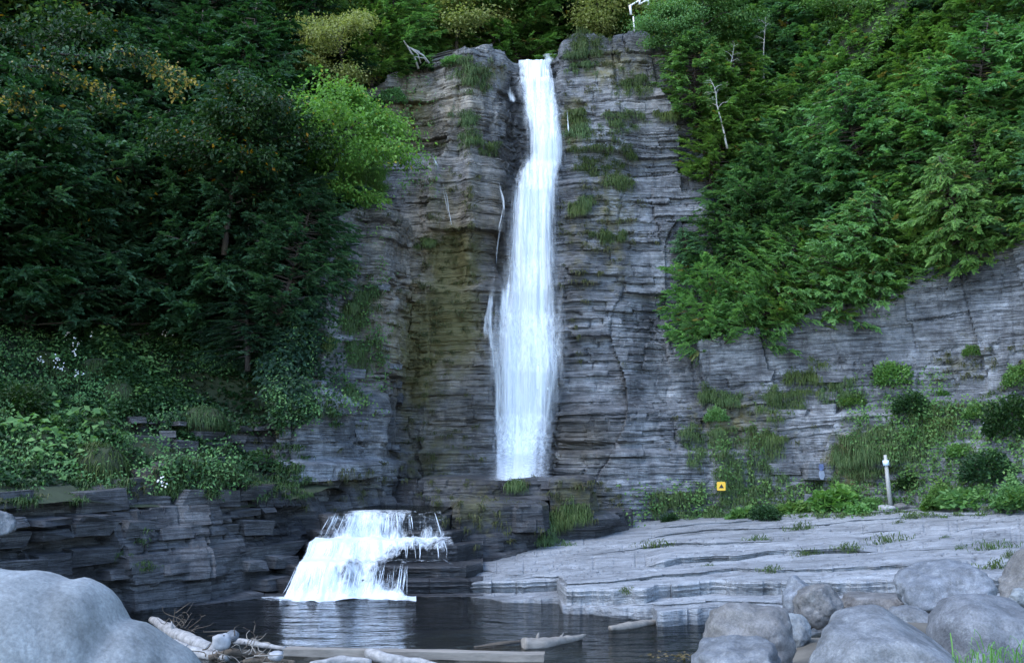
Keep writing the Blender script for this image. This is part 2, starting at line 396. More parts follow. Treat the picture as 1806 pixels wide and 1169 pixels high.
# stains seen on the rock (photo pixels)
for a in [(790, 560, 75, 120, .95), (740, 620, 60, 150, .8), (800, 460, 70, 80, .9), (720, 200, 60, 90, .6), (650, 560, 50, 200, .42), (640, 860, 60, 60, .35), (830, 350, 30, 100, .35), (760, 800, 90, 80, .45), (780, 350, 60, 90, .45),
          (830, 900, 90, 60, .5), (1020, 880, 90, 60, .5), (1010, 220, 30, 60, .8), (1080, 380, 60, 200, .45), (1020, 420, 50, 200, .4), (1080, 120, 90, 50, .55), (850, 130, 60, 40, .6), (1300, 750, 120, 70, .5),
          (1500, 820, 60, 80, .75), (1700, 640, 90, 60, .35), (1350, 640, 90, 40, .2), (250, 830, 260, 60, .35), (450, 700, 200, 60, .4)]: STAIN.append(('moss', *a))
for a in [(770, 520, 130, 240, 1.), (760, 200, 120, 110, .9), (650, 500, 70, 160, .3), (860, 420, 40, 200, .8), (1020, 780, 60, 60, .6), (1150, 150, 160, 90, .25), (780, 760, 100, 120, .6)]: STAIN.append(('brown', *a))
for a in [(860, 480, 50, 330, .38), (740, 760, 100, 120, .2), (1010, 640, 50, 250, .35), (890, 780, 80, 130, .75), (870, 480, 45, 160, .8), (1000, 560, 35, 260, .7), (960, 160, 60, 80, .6), (1010, 760, 70, 100, .75), (700, 990, 170, 70, 1.), (500, 960, 70, 110, .8), (800, 1010, 60, 60, .9), (810, 930, 40, 60, .8), (850, 700, 60, 120, .6),
          (780, 330, 22, 90, .5), (720, 520, 60, 60, .3), (905, 170, 30, 60, .7), (1000, 300, 25, 60, .7), (420, 1010, 40, 60, .5), (930, 400, 60, 300, .8)]: STAIN.append(('wet', *a))

def back_macro(px, U, Z):
    d = np.zeros_like(Z)
    zl = 13.6 + .25 * fbm(U * .5, 0, 0, 2, 91)                           # the mid ledge: the wall steps forward below it
    left = sstep(905, 880, px)
    d += left * .75 * sstep(zl + .12, zl - .05, Z)
    d += left * .5 * sstep(9.6, 9.2, Z + .5 * fbm(U * .6, 3, 0, 2, 92)) * sstep(870, 845, px)
    right = sstep(985, 1010, px)
    zr = 12.9 + (px - 1000) * .002
    d += right * .55 * sstep(zr + .15, zr - .05, Z)
    d += right * .45 * sstep(15.9, 15.7, Z - (px - 1000) * .004) * sstep(1170, 1090, px)
    d += right * .7 * sstep(5.2, 4.4, Z)*sstep(1000,1060,px)
    d += sstep(3.4, 3.2, Z) * .35
    # pillars and chimneys on the left wall
    d += .28 * np.exp(-((px - 822) / 16) ** 2) * sstep(7.5, 9, Z) - .35 * np.exp(-((px - 800) / 9) ** 2) * sstep(8, 10, Z) * sstep(17, 14, Z)
    d -= .4 * np.exp(-((px - 868) / 12) ** 2) * sstep(14, 12, Z)
    d += .35 * np.exp(-((px - 895) / 14) ** 2) * sstep(14, 13.2, Z) * sstep(6.5, 8, Z)
    d -= .4 * np.exp(-((px - 730) / 40) ** 2) * sstep(13.8, 14.5, Z)
    d += .5 * sstep(1225, 1245, px) * sstep(8, 7, Z)
    return d
Yr = 36.4
W2 = rock_wall('cliff', 'grey layered back cliff on both sides of the tall waterfall',
    [(600, 35.5, ztop(640, 170, 36.5), .9), (660, 34.8, ztop(660, 150, Yr), .9), (700, 34.6, ztop(700, 128, Yr), 1.2), (740, 34.7, ztop(740, 120, Yr), 1.2), (765, 34.5, ztop(770, 112, Yr), 1.2), (800, 34.1, ztop(800, 105, Yr), 1.4),
     (850, 34.2, ztop(850, 90, Yr), 1.5), (872, 34.9, ztop(872, 84, Yr), 1.2), (893, 36.0, ztop(893, 86, 37), .9), (905, 36.4, ztop(905, 108, 37.4), .9), (935, 36.7, ztop(935, 112, 37.6), .9), (968, 36.6, ztop(968, 118, 37.5), .9), (982, 36.1, ztop(982, 104, 37), .9),
     (1000, 35.2, ztop(1000, 78, 36.6), 1.2), (1040, 34.6, ztop(1040, 52, Yr), 1.6), (1100, 34.3, ztop(1100, 62, Yr), 1.8), (1150, 34.2, ztop(1150, 52, Yr), 1.8), (1200, 34.2, ztop(1200, 75, Yr), 1.8),
     (1262, 34.3, ztop(1262, 120, Yr), 1.8), (1285, 36.0, ztop(1285, 120, 37), 1.), (1300, 39, ztop(1300, 120, 40), .5)],
    .6, M['cliff'], 11, du=.04, dip=.012, macro=back_macro, rag=.22)
W1 = rock_wall('cliff', 'pale blocky rock buttress standing left of the back cliff',
    [(470, 27.6, 5.6, .6), (520, 28.0, 6.6, .6), (556, 28.6, 7.9, .6), (585, 29.6, ztop(590, 385, 30.2), .9), (620, 30.2, ztop(620, 365, 30.8), .9), (665, 30.7, ztop(665, 360, 31.4), .9), (687, 31.2, ztop(687, 372, 31.8), .9), (698, 32.4, 11.0, .6), (704, 34.6, 11.0, .3)],
    1.2, M['cliff'], 23, du=.04, tmed=.17, blen=.7, amp=1.15, low=.3, macro=lambda px, U, Z: .8 * sstep(5.2, 4.6, Z) * sstep(700, 640, px) + .5 * sstep(3.1, 2.9, Z) - .25 * np.exp(-((px - 640) / 14) ** 2) * sstep(3, 5, Z))
RT = lambda px, py, Y: ztop(px, py, Y)
W3 = rock_wall('cliff', 'smoother grey right cliff under the overhanging cedars',
    [(1222, 35.2, RT(1222, 590, 35), .6), (1240, 33.2, RT(1240, 596, 33.6), .6), (1300, 32.9, RT(1300, 596, 33.4), .6), (1400, 32.3, RT(1400, 574, 32.8), .7), (1480, 31.6, RT(1480, 545, 32.2), .8), (1560, 30.9, RT(1560, 505, 31.6), .9), (1650, 30.0, RT(1650, 470, 30.8), 1.),
     (1740, 29.2, RT(1740, 424, 30.2), 1.2), (1830, 28.3, RT(1830, 405, 29.4), 1.2), (1950, 27.0, RT(1950, 400, 28), 1.2), (2150, 24.5, RT(2150, 400, 26), 1.2), (2500, 20.5, RT(2150, 400, 26), 1.2), (3000, 16.5, RT(2150, 400, 26), 1.2)],
    .4, M['cliff'], 37, du=.042, dip=.075, tmed=.26, blen=1.25, amp=.62, low=.25, rag=.2,
    macro=lambda px, U, Z: 1.0 * sstep(2.5, .6, Z) * (1 + .5 * fbm(U * .7, Z, 0, 2, 5)) + sstep(4.9, 4.6, Z + .4 * fbm(U * .4, 1, 0, 2, 6)) * .5 * sstep(1250, 1330, px) + 1.3 * sstep(1600, 1760, px) * sstep(5.6, 2., Z))
W4 = rock_wall('cliff', 'dark low rock wall along the left edge of the pool',
    [(-260, 14.8, 2.45, 0), (-100, 16.8, 2.45, 0), (0, 18.0, 2.45, 0), (150, 19.9, 2.45, 0), (300, 21.6, 2.48, 0), (420, 22.8, 2.5, 0), (500, 23.9, 2.5, 0), (560, 25.0, 2.4, 0), (600, 26.6, 2.3, 0), (680, 28.6, 2.2, 0), (760, 29.6, 2.1, 0)],
    -.6, M['ledge'], 41, du=.05, tmed=.3, blen=1.2, amp=1.3, low=.35, rag=.55, macro=lambda px, U, Z: -.9 * sstep(.3, 2.6, Z) + .2)
W7 = rock_wall('cliff', 'broken upper rock step above the grassy left bench',
    [(190, 24.3, 3.2, 0), (230, 24.6, 3.9, 0), (330, 25.2, 4.15, 0), (430, 26.2, 4.1, 0), (540, 27.2, 4.0, 0), (620, 28.6, 3.9, 0), (700, 30.6, 3.4, 0), (740, 32.5, 3.2, 0)],
    2.0, M['ledge'], 47, du=.05, tmed=.24, blen=.8, amp=1.4, low=.4, macro=lambda px, U, Z: -.9 * sstep(2.2, 4.0, Z))

# ------------------------------------------------------------------ loose blocks of the walls (parts of their cliff)
def block_meshes(n, mat, seed, name='rock_block'):
    out = []
    for k in range(n):
        r = np.random.default_rng(seed + k); bm = bmesh.new(); bmesh.ops.create_cube(bm, size=1)
        for v in bm.verts:
            for a in range(3): v.co[a] *= 1 + r.uniform(-.24, .05)
        bmesh.ops.bevel(bm, geom=list(bm.edges), offset=.045, segments=1, affect='EDGES', clamp_overlap=True)
        for v in bm.verts:
            for a in range(3): v.co[a] += r.normal(0, .022)
        me = bpy.data.meshes.new(name); bm.to_mesh(me); bm.free(); me.materials.append(mat); out.append(me)
    return out
BL_LEDGE = block_meshes(12, M['ledge'], 100); BL_CLIFF = block_meshes(12, M['cliff'], 200)
def wall_blocks(L, meshes, rng, courses, n_skip, z_of_back, dip=0., pxr=(-1e9, 1e9), depth=.8, out=.12, lmul=1.):
    """courses: [(z0, thickness, setback)] of loose stones along the wall line"""
    cnt = 0
    for z, th, sb in courses:
        s = L['u'][0] + rng.uniform(0, 1)
        while s < L['u'][-1]:
            ln = min(2.6, rng.lognormal(-.1, .45)) * (.5 + th * 1.2) * lmul; tk = th * rng.uniform(.62, 1.12)
            k = int(np.searchsorted(L['u'], s + ln / 2)); k = min(k, len(L['u']) - 1)
            s += ln + rng.uniform(.01, .08)
            if not (pxr[0] < L['px'][k] < pxr[1]) or rng.random() < n_skip: continue
            nx, ny = L['nx'][k], L['ny'][k]
            dd = out + rng.normal(0, .12) - sb
            zj = .09 * math.sin(L['u'][k] * .9 + z * 2) + rng.normal(0, .03)
            c = (L['x'][k] + nx * (dd - depth / 2), L['y'][k] + ny * (dd - depth / 2) + L['ba'][k] * (z / 17), z + zj + tk / 2 + dip * L['u'][k])
            o = link('rock_block', meshes[rng.integers(len(meshes))], L['obj'], c, (rng.normal(0, .035), rng.normal(0, .04), math.atan2(ny, nx) + math.pi / 2 + rng.normal(0, .09)), (ln * .99, depth, tk))
            if rng.random() < .5: o.rotation_euler[2] += math.pi
            cnt += 1
    return cnt
rng = np.random.default_rng(5)
c4 = [(-.45, .5, -.5), (.06, .42, -.30), (.5, .36, -.12), (.88, .52, .12), (1.42, .34, .3), (1.78, .22, .36), (2.02, .44, .62)]
n4 = wall_blocks(W4, BL_LEDGE, rng, c4, .12, None, pxr=(-60, 520), depth=1.3, out=.10, lmul=1.25)
n7 = wall_blocks(W7, BL_LEDGE, rng, [(2.15, .3, .0), (2.5, .34, .2), (2.86, .28, .34), (3.16, .38, .5), (3.56, .3, .7), (3.88, .22, .85)], .38, None, pxr=(200, 640), depth=.9, out=.12, lmul=.75)
n1 = wall_blocks(W1, BL_CLIFF, rng, [(z, t, .1) for z, t in [(2.2, .3), (2.6, .25), (3.4, .3), (4.1, .28), (4.9, .32), (5.4, .4), (5.9, .3), (6.6, .3), (7.4, .26), (8.2, .24)]], .62, None, depth=.6, out=.12, lmul=.6)
n3 = wall_blocks(W3, BL_CLIFF, rng, [(.9, .4, -.75), (1.4, .45, -.65), (1.95, .4, -.35), (2.5, .5, -.1), (3.1, .35, 0.), (3.6, .45, .0), (4.2, .4, 0), (4.8, .45, .1), (5.5, .4, .12)], .78, None, dip=.0, pxr=(1245, 1620), depth=.9, out=.20, lmul=.9)

# rubble steps between the ledge and the right cliff
RUB = rock_wall('cliff', 'low broken rock steps between the pool ledge and the right cliff',
    [(950, 30.2, 1.4, 0), (1000, 31.2, 1.7, 0), (1060, 32.2, 2.0, 0), (1120, 32.6, 2.2, 0), (1200, 32.9, 2.3, 0), (1260, 33.0, 2.0, 0)], .2, M['cliff'], 53, du=.05, tmed=.22, blen=.7, amp=1.2, low=.35, macro=lambda px, U, Z: -1.2 * sstep(.7, 2.3, Z))
nr_ = wall_blocks(RUB, BL_CLIFF, rng, [(.45, .4, -.35), (.85, .35, .05), (1.2, .35, .4), (1.55, .3, .8), (1.9, .3, 1.1)], .3, None, depth=.8, out=.15, lmul=.65)

# ------------------------------------------------------------------ long ledge slabs beside the cascade
def rock_box(name, corners, z0, z1, mat, seed, res=.06, parent=None, rough=.05, tmed=.2, top_noise=.04, label=None):
    """a bedded slab: a ring of plan corners, front first, filled and roughened"""
    c = np.array(corners, float); n = len(c)
    ring = []
    for k in range(n):
        a, b = c[k], c[(k + 1) % n]; m = max(2, int(np.linalg.norm(b - a) / res))
        ring.append(a + (b - a) * np.linspace(0, 1, m, endpoint=False)[:, None])
    ring = np.concatenate(ring); per = np.concatenate([[0], np.cumsum(np.linalg.norm(np.diff(ring, axis=0), axis=1))])
    t = np.roll(ring, -1, 0) - np.roll(ring, 1, 0); t /= np.linalg.norm(t, axis=1)[:, None] + 1e-9; nrm = np.stack([t[:, 1], -t[:, 0]], 1)
    zs = np.linspace(z0, z1, max(4, int((z1 - z0) / res)))
    Z = np.broadcast_to(zs[:, None], (len(zs), len(ring))); U = np.broadcast_to(per[None], Z.shape)
    d = strat(U, Z, seed, tmed, 1., .55) + rough * 2 * fbm(U * .8, Z * 1.2, 0, 3, seed)
    d = d - .10 * sstep(z1 - .10, z1, Z)
    R = ring[None] + nrm[None] * d[..., None]
    V = np.concatenate([R, Z[..., None]], -1)
    V[-1, :, 2] += top_noise * fbm(per * 1.5, 0, 0, 2, seed)
    cen = ring.mean(0); rings = [V]
    for s in (.92, .75, .5, .25, .02):
        q = V[-1].copy(); q[:, :2] = cen + (q[:, :2] - cen) * s; q[:, 2] = z1 + .03 + top_noise * fbm(q[:, 0] * 1.4, q[:, 1] * 1.4, 0, 3, seed + 1); rings.append(q[None])
    V = np.concatenate(rings); nr = len(V); V = V.reshape(-1, 3)
    me = mesh(name, V, gridf(nr, len(ring), True), mat, attrs={'moss': stains(V, 'moss'), 'wet': stains(V, 'wet'), 'brown': stains(V, 'brown')})
    o = link(name, me, parent); TERR.append(np.stack([*proj(V), *V.T], 1))
    return o
XY = lambda px, Y: (X(px, Y), Y)
ledge = rock_box('rock_ledge', [XY(752, 29.2), XY(830, 29.0), XY(1040, 28.6), XY(1052, 29.4), XY(1040, 33.0), XY(740, 33.5)], .8, ztop(900, 845, 28.9), M['ledge'], 61)
tag(ledge, 'long flat rock ledge under the foot of the waterfall', kind='structure')
rock_box('rock_slab', [XY(800, 25.6), XY(812, 25.5), XY(958, 26.4), XY(966, 27.0), XY(960, 28.8), XY(800, 28.9)], 1.18, ztop(860, 890, 25.8), M['ledge'], 62, parent=ledge)
rock_box('rock_slab', [XY(818, 25.35), XY(880, 25.8), XY(975, 27.2), XY(975, 29), XY(810, 28.9)], .75, 1.17, M['ledge'], 63, parent=ledge, tmed=.14)
rock_box('rock_slab', [XY(826, 25.05), XY(900, 25.7), XY(985, 27.6), XY(985, 29), XY(812, 28.6)], .2, .76, M['ledge'], 64, parent=ledge, tmed=.14)
rock_box('rock_slab', [XY(975, 28.0), XY(1040, 28.1), XY(1048, 28.6), XY(1045, 30.4), XY(970, 30.2)], 1.5, ztop(1000, 842, 28.0), M['ledge'], 65, parent=ledge, tmed=.5)
rock_box('rock_slab', [XY(968, 27.8), XY(1050, 28.2), XY(1110, 29.8), XY(1110, 32), XY(960, 31)], .3, 1.5, M['ledge'], 66, parent=ledge, tmed=.3)
rock_box('rock_slab', [XY(765, 28.4), XY(900, 28.2), XY(965, 28.3), XY(965, 29.4), XY(760, 29.6)], 1.3, 1.98, M['ledge'], 67, parent=ledge)

# ------------------------------------------------------------------ sheets of bedded rock described by their front edges
def bedded_sheet(name, label, px0, px1, ncol, levels, back, mat, seed, sx=0., amp=.16, rough=.02, nt=14, under=.11):
    """bedrock in low steps. levels: (height, [(column, distance)]) from the water up; each bed juts a little over the one below"""
    px = np.linspace(px0, px1, ncol); s = px / F * 22.; Ys = []
    for k, (c, pts) in enumerate(levels):
        q = np.array(pts, float); y = np.interp(px, q[:, 0], q[:, 1])
        n1 = fbm(s * .9, k * 3.1, 0, 3, seed + k); n2 = fbm(s * 4.5, k, 2, 3, seed + k + 40); blk = h1(np.floor(s * 1.7 + .6 * fbm(s, k, 5, 2, seed) + k * .37), seed + k) - .5
        y = y + amp * (.8 * n1 + .28 * n2 + .9 * blk)
        Ys.append(y if not Ys else np.maximum(y, Ys[-1] + .06))
    rows = []
    def add(Y, z): rows.append(np.stack([P(px, 1000, Y)[:, 0], Y, z], -1))
    base = -.7 + 0 * px; zprev = base; add(Ys[0] + .15, base)
    X0 = P(px, 1000, Ys[0])[:, 0]
    tilt = .0
    for k, (c, pts) in enumerate(levels):
        Y = Ys[k]; x = P(px, 1000, Y)[:, 0]; z = c + sx * x + rough * fbm(x * .5, Y * .9, k, 3, seed + 2)
        if (k >= 4 or k in (1, 3)) and nt > 10: fade = sstep(-.25, .25, fbm(s * .45, k * 5.3, 3, 2, seed + 60)); z = zprev + (z - zprev) * np.maximum(fade, .03)
        z = np.maximum(z, zprev + .004); h = z - zprev
        u = under * (.4 + .9 * sstep(-.4, .4, fbm(s * 1.2, k, 7, 3, seed + 9))) * np.minimum(1, h / .15)
        add(Y + u, zprev - .03 * np.minimum(1, h / .08) ** 2)
        add(Y + u * .75, zprev + h * .28); add(Y + u * .15 + .03 * fbm(s * 5, k, 1, 2, seed), zprev + h * .5); add(Y + u * .28, zprev + h * .6); add(Y - .01, zprev + h * .82); add(Y + .02, z - .012); add(Y + .06, z)
        Yn = Ys[k + 1] if k + 1 < len(levels) else np.maximum(back(px), Y + .5)
        for t in np.linspace(0, 1, nt)[1:]:
            yy = Y + .06 + (Yn - Y - .06) * t; xx = P(px, 1000, yy)[:, 0]
            zz = c + sx * xx + rough * fbm(xx * .5, yy * .9, k, 3, seed + 2) + rough * .55 * fbm(xx * 2.5, yy * 4, k, 4, seed + 3)
            f = fbm(xx * .5 + yy * .2, yy * 1.6 - xx * .4, k, 3, seed + 7); zz = zz - .035 * np.exp(-(f / .03) ** 2)
            zz = zz + (z - c - sx * x - rough * fbm(x * .5, Y * .9, k, 3, seed + 2)) * (1 - t); add(yy, zz)
        zprev = rows[-1][:, 2]
    V = np.array(rows); nr = len(V); V = V.reshape(-1, 3)
    me = mesh(name, V, gridf(nr, ncol), mat, attrs={'moss': stains(V, 'moss') * .6, 'wet': np.maximum(stains(V, 'wet'), .8 * sstep(.10, .0, V[:, 2])), 'brown': 0 * V[:, 0]})
    o = tag(link(name, me), label, kind='structure'); TERR.append(np.stack([*proj(V), *V.T], 1))
    return o
SX = .072
def pY_(c, pts): return (c, pts)
levels = [
    pY_(.06, [(795, 23.2), (865, 22.8), (885, 22.3), (985, 21.8), (992, 20.5), (1030, 20.5), (1090, 20.1), (1150, 19.9), (1158, 19.2), (1260, 19.3), (1400, 18.4), (1700, 17.4), (1950, 16.6)]),
    pY_(.10, [(800, 23.3), (866, 22.9), (900, 22.5), (985, 22.1), (1000, 20.7), (1150, 20.05), (1170, 19.9), (1300, 19.5), (1500, 18.4), (1950, 16.9)]),
    pY_(.38, [(805, 23.4), (866, 23.1), (925, 22.9), (982, 22.6), (990, 20.75), (1060, 20.5), (1140, 20.25), (1160, 20.6), (1260, 20.6), (1330, 20.1), (1500, 19.2), (1950, 17.6)]),
    pY_(.45, [(808, 23.6), (868, 23.2), (930, 23.0), (985, 22.8), (1000, 21.4), (1080, 21.2), (1150, 21.5), (1230, 21.3), (1300, 21.7), (1370, 20.9), (1500, 20.6), (1950, 18.8)]),
    pY_(.60, [(806, 24.6), (862, 24.2), (900, 23.4), (1020, 23.1), (1055, 23.3), (1110, 23.1), (1172, 22.7), (1200, 23.3), (1300, 22.9), (1365, 23.5), (1450, 22.9), (1620, 22.4), (1950, 21.3)]),
    pY_(.68, [(900, 25.6), (1030, 25.0), (1100, 25.4), (1180, 25.9), (1265, 25.1), (1420, 24.8), (1520, 25.5), (1700, 24.6), (1950, 24.)]),
    pY_(.72, [(950, 27.4), (1050, 26.9), (1180, 27.6), (1260, 28.2), (1400, 27.), (1520, 27.8), (1700, 27.), (1950, 26.2)]),
    pY_(.76, [(990, 29.6), (1120, 29.9), (1300, 29.6), (1420, 30.2), (1600, 29.2), (1950, 27.9)]),
]
shelf = bedded_sheet('rock_shelf', 'pale grey flat rock shelf sloping down into the pool', 792, 2900, 1700, levels, lambda p: np.interp(p, [792, 880, 955, 1060, 1300, 1700, 1960, 2500, 2900], [27.5, 27.8, 29.5, 34.5, 34.5, 31.8, 29.5, 23., 20.]), M['shelf'], 71, sx=SX)
# rock steps under the cascade
steps = bedded_sheet('rock_steps', 'dark wet rock steps under the small cascade', 468, 852, 420, [
    (.06, [(470, 22.95), (560, 22.9), (712, 22.95), (800, 23.0), (850, 23.0)]),
    (.36, [(470, 23.6), (505, 23.1), (600, 23.15), (715, 23.1), (770, 23.2), (850, 23.3)]),
    (.64, [(470, 24.5), (522, 23.45), (600, 23.5), (640, 23.4), (715, 23.45), (780, 23.35), (822, 23.45), (850, 24.1)]),
    (1.03, [(470, 25.6), (530, 25), (548, 24.35), (620, 24.25), (700, 24.35), (755, 24.2), (790, 24.25), (806, 24.35), (830, 25), (850, 25.3)]),
    (1.30, [(470, 26.5), (545, 25.6), (558, 24.9), (640, 24.85), (712, 24.93), (766, 24.85), (796, 24.95), (820, 25.6), (850, 26)]),
    (1.66, [(470, 27.5), (560, 26), (576, 25.25), (620, 25.3), (700, 25.23), (720, 25.3), (752, 25.25), (784, 25.25), (800, 26), (850, 27)])], lambda p: 31 + 0 * p, M['ledge'], 73, amp=.06, nt=8, under=.08)
# floors and ground
def height_sheet(name, label, x0, x1, y0, y1, res, fn, mat, kind='structure', terr=False):
    gx = np.arange(x0, x1 + res, res); gy = np.arange(y0, y1 + res, res); GX, GY = np.meshgrid(gx, gy)
    V = np.stack([GX, GY, fn(GX, GY)], -1).reshape(-1, 3)
    o = tag(link(name, mesh(name, V, gridf(len(gy), len(gx)), mat, smooth=True)), label, kind=kind)
    if terr: TERR.append(np.stack([*proj(V), *V.T], 1))
    return o
def bed_z(x, y):
    z = -.75 + .12 * fbm(x * .8, y * .8, 0, 3, 81)
    beach = sstep(14.6, 10.5, y - .22 * np.maximum(x - 2.2, 0)) * 1.3           # the bank the camera stands on
    z = z + beach + sstep(9.5, 3, y) * .7
    z = z + .30 * sstep(2.2, 4.2, x) * sstep(16, 12.5, y)
    z = z + .62 * sstep(.6, 3.4, x) * sstep(21.5, 18.0, y)                     # shoal in front of the shelf
    return z + .06 * fbm(x * 3, y * 3, 0, 3, 82)
ground = height_sheet('ground', 'gravelly pool bed and bank', -40, 40, -12, 60, .35, bed_z, M['bed'])
basin = height_sheet('basin_floor', 'wet rock floor behind the ledge under the waterfall', X(560, 30), X(985, 31), 28.8, 38, .2, lambda x, y: 1.45 + .05 * fbm(x, y, 0, 3, 83), M['ledge'])

# ------------------------------------------------------------------ wooded slopes
def slope_sheet(name, label, base, nx, ny, prof_v, prof_z, vmax, seed, bump=.35, res=.35):
    """a hillside that climbs behind a line of base points (x, y, z)"""
    vs = np.arange(0, vmax, res); s = np.arange(0, len(base), max(1, int(res / .05)))
    b = base[s]; NX, NY = nx[s], ny[s]
    k = max(3, int(3.0 / res)) | 1; ker = np.hanning(k + 2)[1:-1]; ker /= ker.sum()
    sm = lambda a: np.convolve(np.pad(a, k // 2, 'edge'), ker, 'valid')
    NX, NY = sm(NX), sm(NY)
    Vv, Sx = np.meshgrid(vs, np.arange(len(s)), indexing='ij')
    x = b[None, :, 0] - NX[None] * Vv; y = b[None, :, 1] - NY[None] * Vv
    z = b[None, :, 2] + np.interp(Vv, prof_v, prof_z) + bump * fbm(x * .5, y * .5, 0, 4, seed) * sstep(0, 1.5, Vv)
    V = np.stack([x, y, z], -1)
    o = tag(link(name, mesh(name, V.reshape(-1, 3), gridf(*Vv.shape), M['soil'], smooth=True)), label, kind='structure')
    TERR.append(np.stack([*proj(V.reshape(-1, 3)), *V.reshape(-1, 3).T], 1))
    return V, vs
LB = plan_line([(-330, 14.6, 0, 0), (-100, 17.4, 0, 0), (0, 18.6, 0, 0), (150, 20.5, 0, 0), (300, 22.2, 0, 0), (420, 23.6, 0, 0), (500, 24.8, 0, 0), (560, 26.2, 0, 0), (640, 29, 0, 0), (720, 33, 0, 0)], .05)
lb = np.stack([LB['x'], LB['y'], 2.12 + .22 * fbm(LB['u'] * .45, 0, 0, 3, 307)], 1)
HL, hl_v = slope_sheet('hillside', 'wooded left hillside above the pool', lb, LB['nx'], LB['ny'], [0, 1.4, 8.5, 13, 20, 34], [0, .4, 4.7, 10.7, 19.3, 30], 34, 301)
LC = plan_line([(250, 29.0, 9.6, 0), (400, 29.6, 10.0, 0), (560, 30.2, 10.4, 0), (640, 31.4, 10.9, 0), (694, 33.2, 10.9, 0)], .05)
lc = np.stack([LC['x'], LC['y'], LC['zt'] - .1], 1)
HC, hc_v = slope_sheet('hillside', 'wooded slope rising behind the pale rock buttress', lc, 0 * LC['nx'] + .25, 0 * LC['ny'] - .97, [0, 2, 7, 24], [0, 1.6, 8.5, 20], 24, 305)
LD = plan_line([(-420, 25.5, 2.6, 0), (-100, 27.2, 2.6, 0), (150, 28.2, 2.6, 0), (330, 28.5, 2.6, 0), (480, 28.8, 2.6, 0), (600, 30.2, 2.6, 0), (680, 33, 2.6, 0)], .05)
ld = np.stack([LD['x'], LD['y'], LD['zt']], 1)
HD, hd_v = slope_sheet('hillside', 'dark steep wooded bank above the left undergrowth', ld, 0 * LD['nx'] + .12, 0 * LD['ny'] - .99, [0, .7, 2.5, 8, 30], [0, 3.2, 6.4, 14, 33], 30, 306)
rb = W3['top'].copy(); rb[:, 2] -= .15
HR, hr_v = slope_sheet('hillside', 'steep wooded right hillside above the cliff', rb, W3['nx'], W3['ny'], [0, .5, 9.5, 16, 30], [0, .1, 14.5, 19, 27], 30, 302, bump=.6)
xs_ = X(952, 38)
plateau = height_sheet('hilltop', 'wooded ground above the waterfall', -18, 32, 38.4, 80, .5,
    lambda x, y: 17.3 + .34 * (y - 38) + .25 * fbm(x * .5, y * .5, 0, 3, 303) + .9 * sstep(.9, 3.2, abs(x - xs_)) - .35 + sstep(2, 8, abs(x - xs_)) * 1.0, M['soil'], terr=True)
backhill = height_sheet('hills', 'far wooded hill behind the waterfall', -60, 70, 62, 110, 3., lambda x, y: 20 + 1.1 * (y - 62) + 2 * fbm(x * .08, y * .08, 0, 3, 304), M['soil'])
def on_hilltop(px, Y):
    x = X(px, Y); return np.array([x, Y, 17.3 + .34 * (Y - 38) + .9 * sstep(.9, 3.2, abs(x - xs_)) - .35 + sstep(2, 8, abs(x - xs_)) * 1.0 - .2])
def on_slope(Vg, vs, px, v):
    """base point on a slope sheet at climb v under photo column px"""
    i = int(np.argmin(abs(vs - v))); p, _, _ = proj(Vg[i]); j = int(np.argmin(abs(p - px)))
    return Vg[i, j].copy()

# ------------------------------------------------------------------ water
wv = np.array([[-30, 2, 0], [30, 2, 0], [30, 34, 0], [-30, 34, 0]], float)
pool = tag(link('pool_water', mesh('pool_water', wv, np.array([[0, 1, 2, 3]]), M['water'])), 'dark rippled pool of water in front of the cascade', kind='structure')

def water_sheet(rows, nc, seed, jitter=.05, bulge=.15):
    """rows: (pxL, pxR, coreL, coreR, py or z, Y). A sheet of falling water with an 'alpha' that thins to its edges."""
    t = np.linspace(0, 1, nc)[None]; r = np.array(rows)
    px = r[:, 0:1] + t * (r[:, 1:2] - r[:, 0:1])
    a, dy, dz = ray(px, r[:, 4:5] + 0 * px)
    Yb = r[:, 5:6] - bulge * np.sin(np.pi * t)
    tt = Yb / dy; x = a * tt; z = EYE + dz * tt
    st = fbm(x * 5, z * .35, 0, 4, seed); Yd = Yb - jitter * st - jitter * .6 * fbm(x * 12, z * .7, 1, 3, seed + 1)
    x = x * Yd / Yb
    cl, cr = r[:, 2:3], r[:, 3:4]
    al = np.where(px < cl, .42 * (px - r[:, 0:1]) / np.maximum(cl - r[:, 0:1], 1) , np.where(px > cr, .42 * (r[:, 1:2] - px) / np.maximum(r[:, 1:2] - cr, 1), 1.))
    inn = np.minimum(px - cl, cr - px); al = np.where(inn > 0, .42 + .58 * sstep(-4, 22, inn), al)
    return np.stack([x, Yd, z], -1), al
fall_k = np.array([  # py, veil left, veil right, core left, core right
    (108, 912, 972, 915, 969), (130, 910, 976, 918, 974), (150, 913, 980, 922, 976), (200, 922, 988, 930, 983), (240, 930, 994, 938, 990), (270, 931, 997, 940, 992), (285, 924, 995, 933, 988), (305, 911, 988, 920, 981), (340, 904, 984, 913, 977), (400, 897, 984, 908, 972),
    (470, 886, 988, 906, 970), (540, 872, 1002, 899, 968), (590, 858, 1010, 896, 972), (625, 852, 1006, 892, 976), (660, 852, 1000, 890, 970), (710, 856, 992, 889, 962), (760, 860, 984, 890, 955), (800, 860, 978, 888, 948), (848, 858, 976, 884, 942)], float)
pys = np.arange(106, 850, 3.)
FK = [np.interp(pys, fall_k[:, 0], fall_k[:, j]) for j in range(1, 5)]
Yw = []
for i, py in enumerate(pys):
    c = [pick(FK[2][i] + f * (FK[3][i] - FK[2][i]), max(py, 118), 9)[1] for f in (.1, .5, .9)]
    Yw.append(min(c))
Yw = np.array(Yw); Yw = np.minimum.accumulate(np.minimum(Yw, 37.6)) - .12
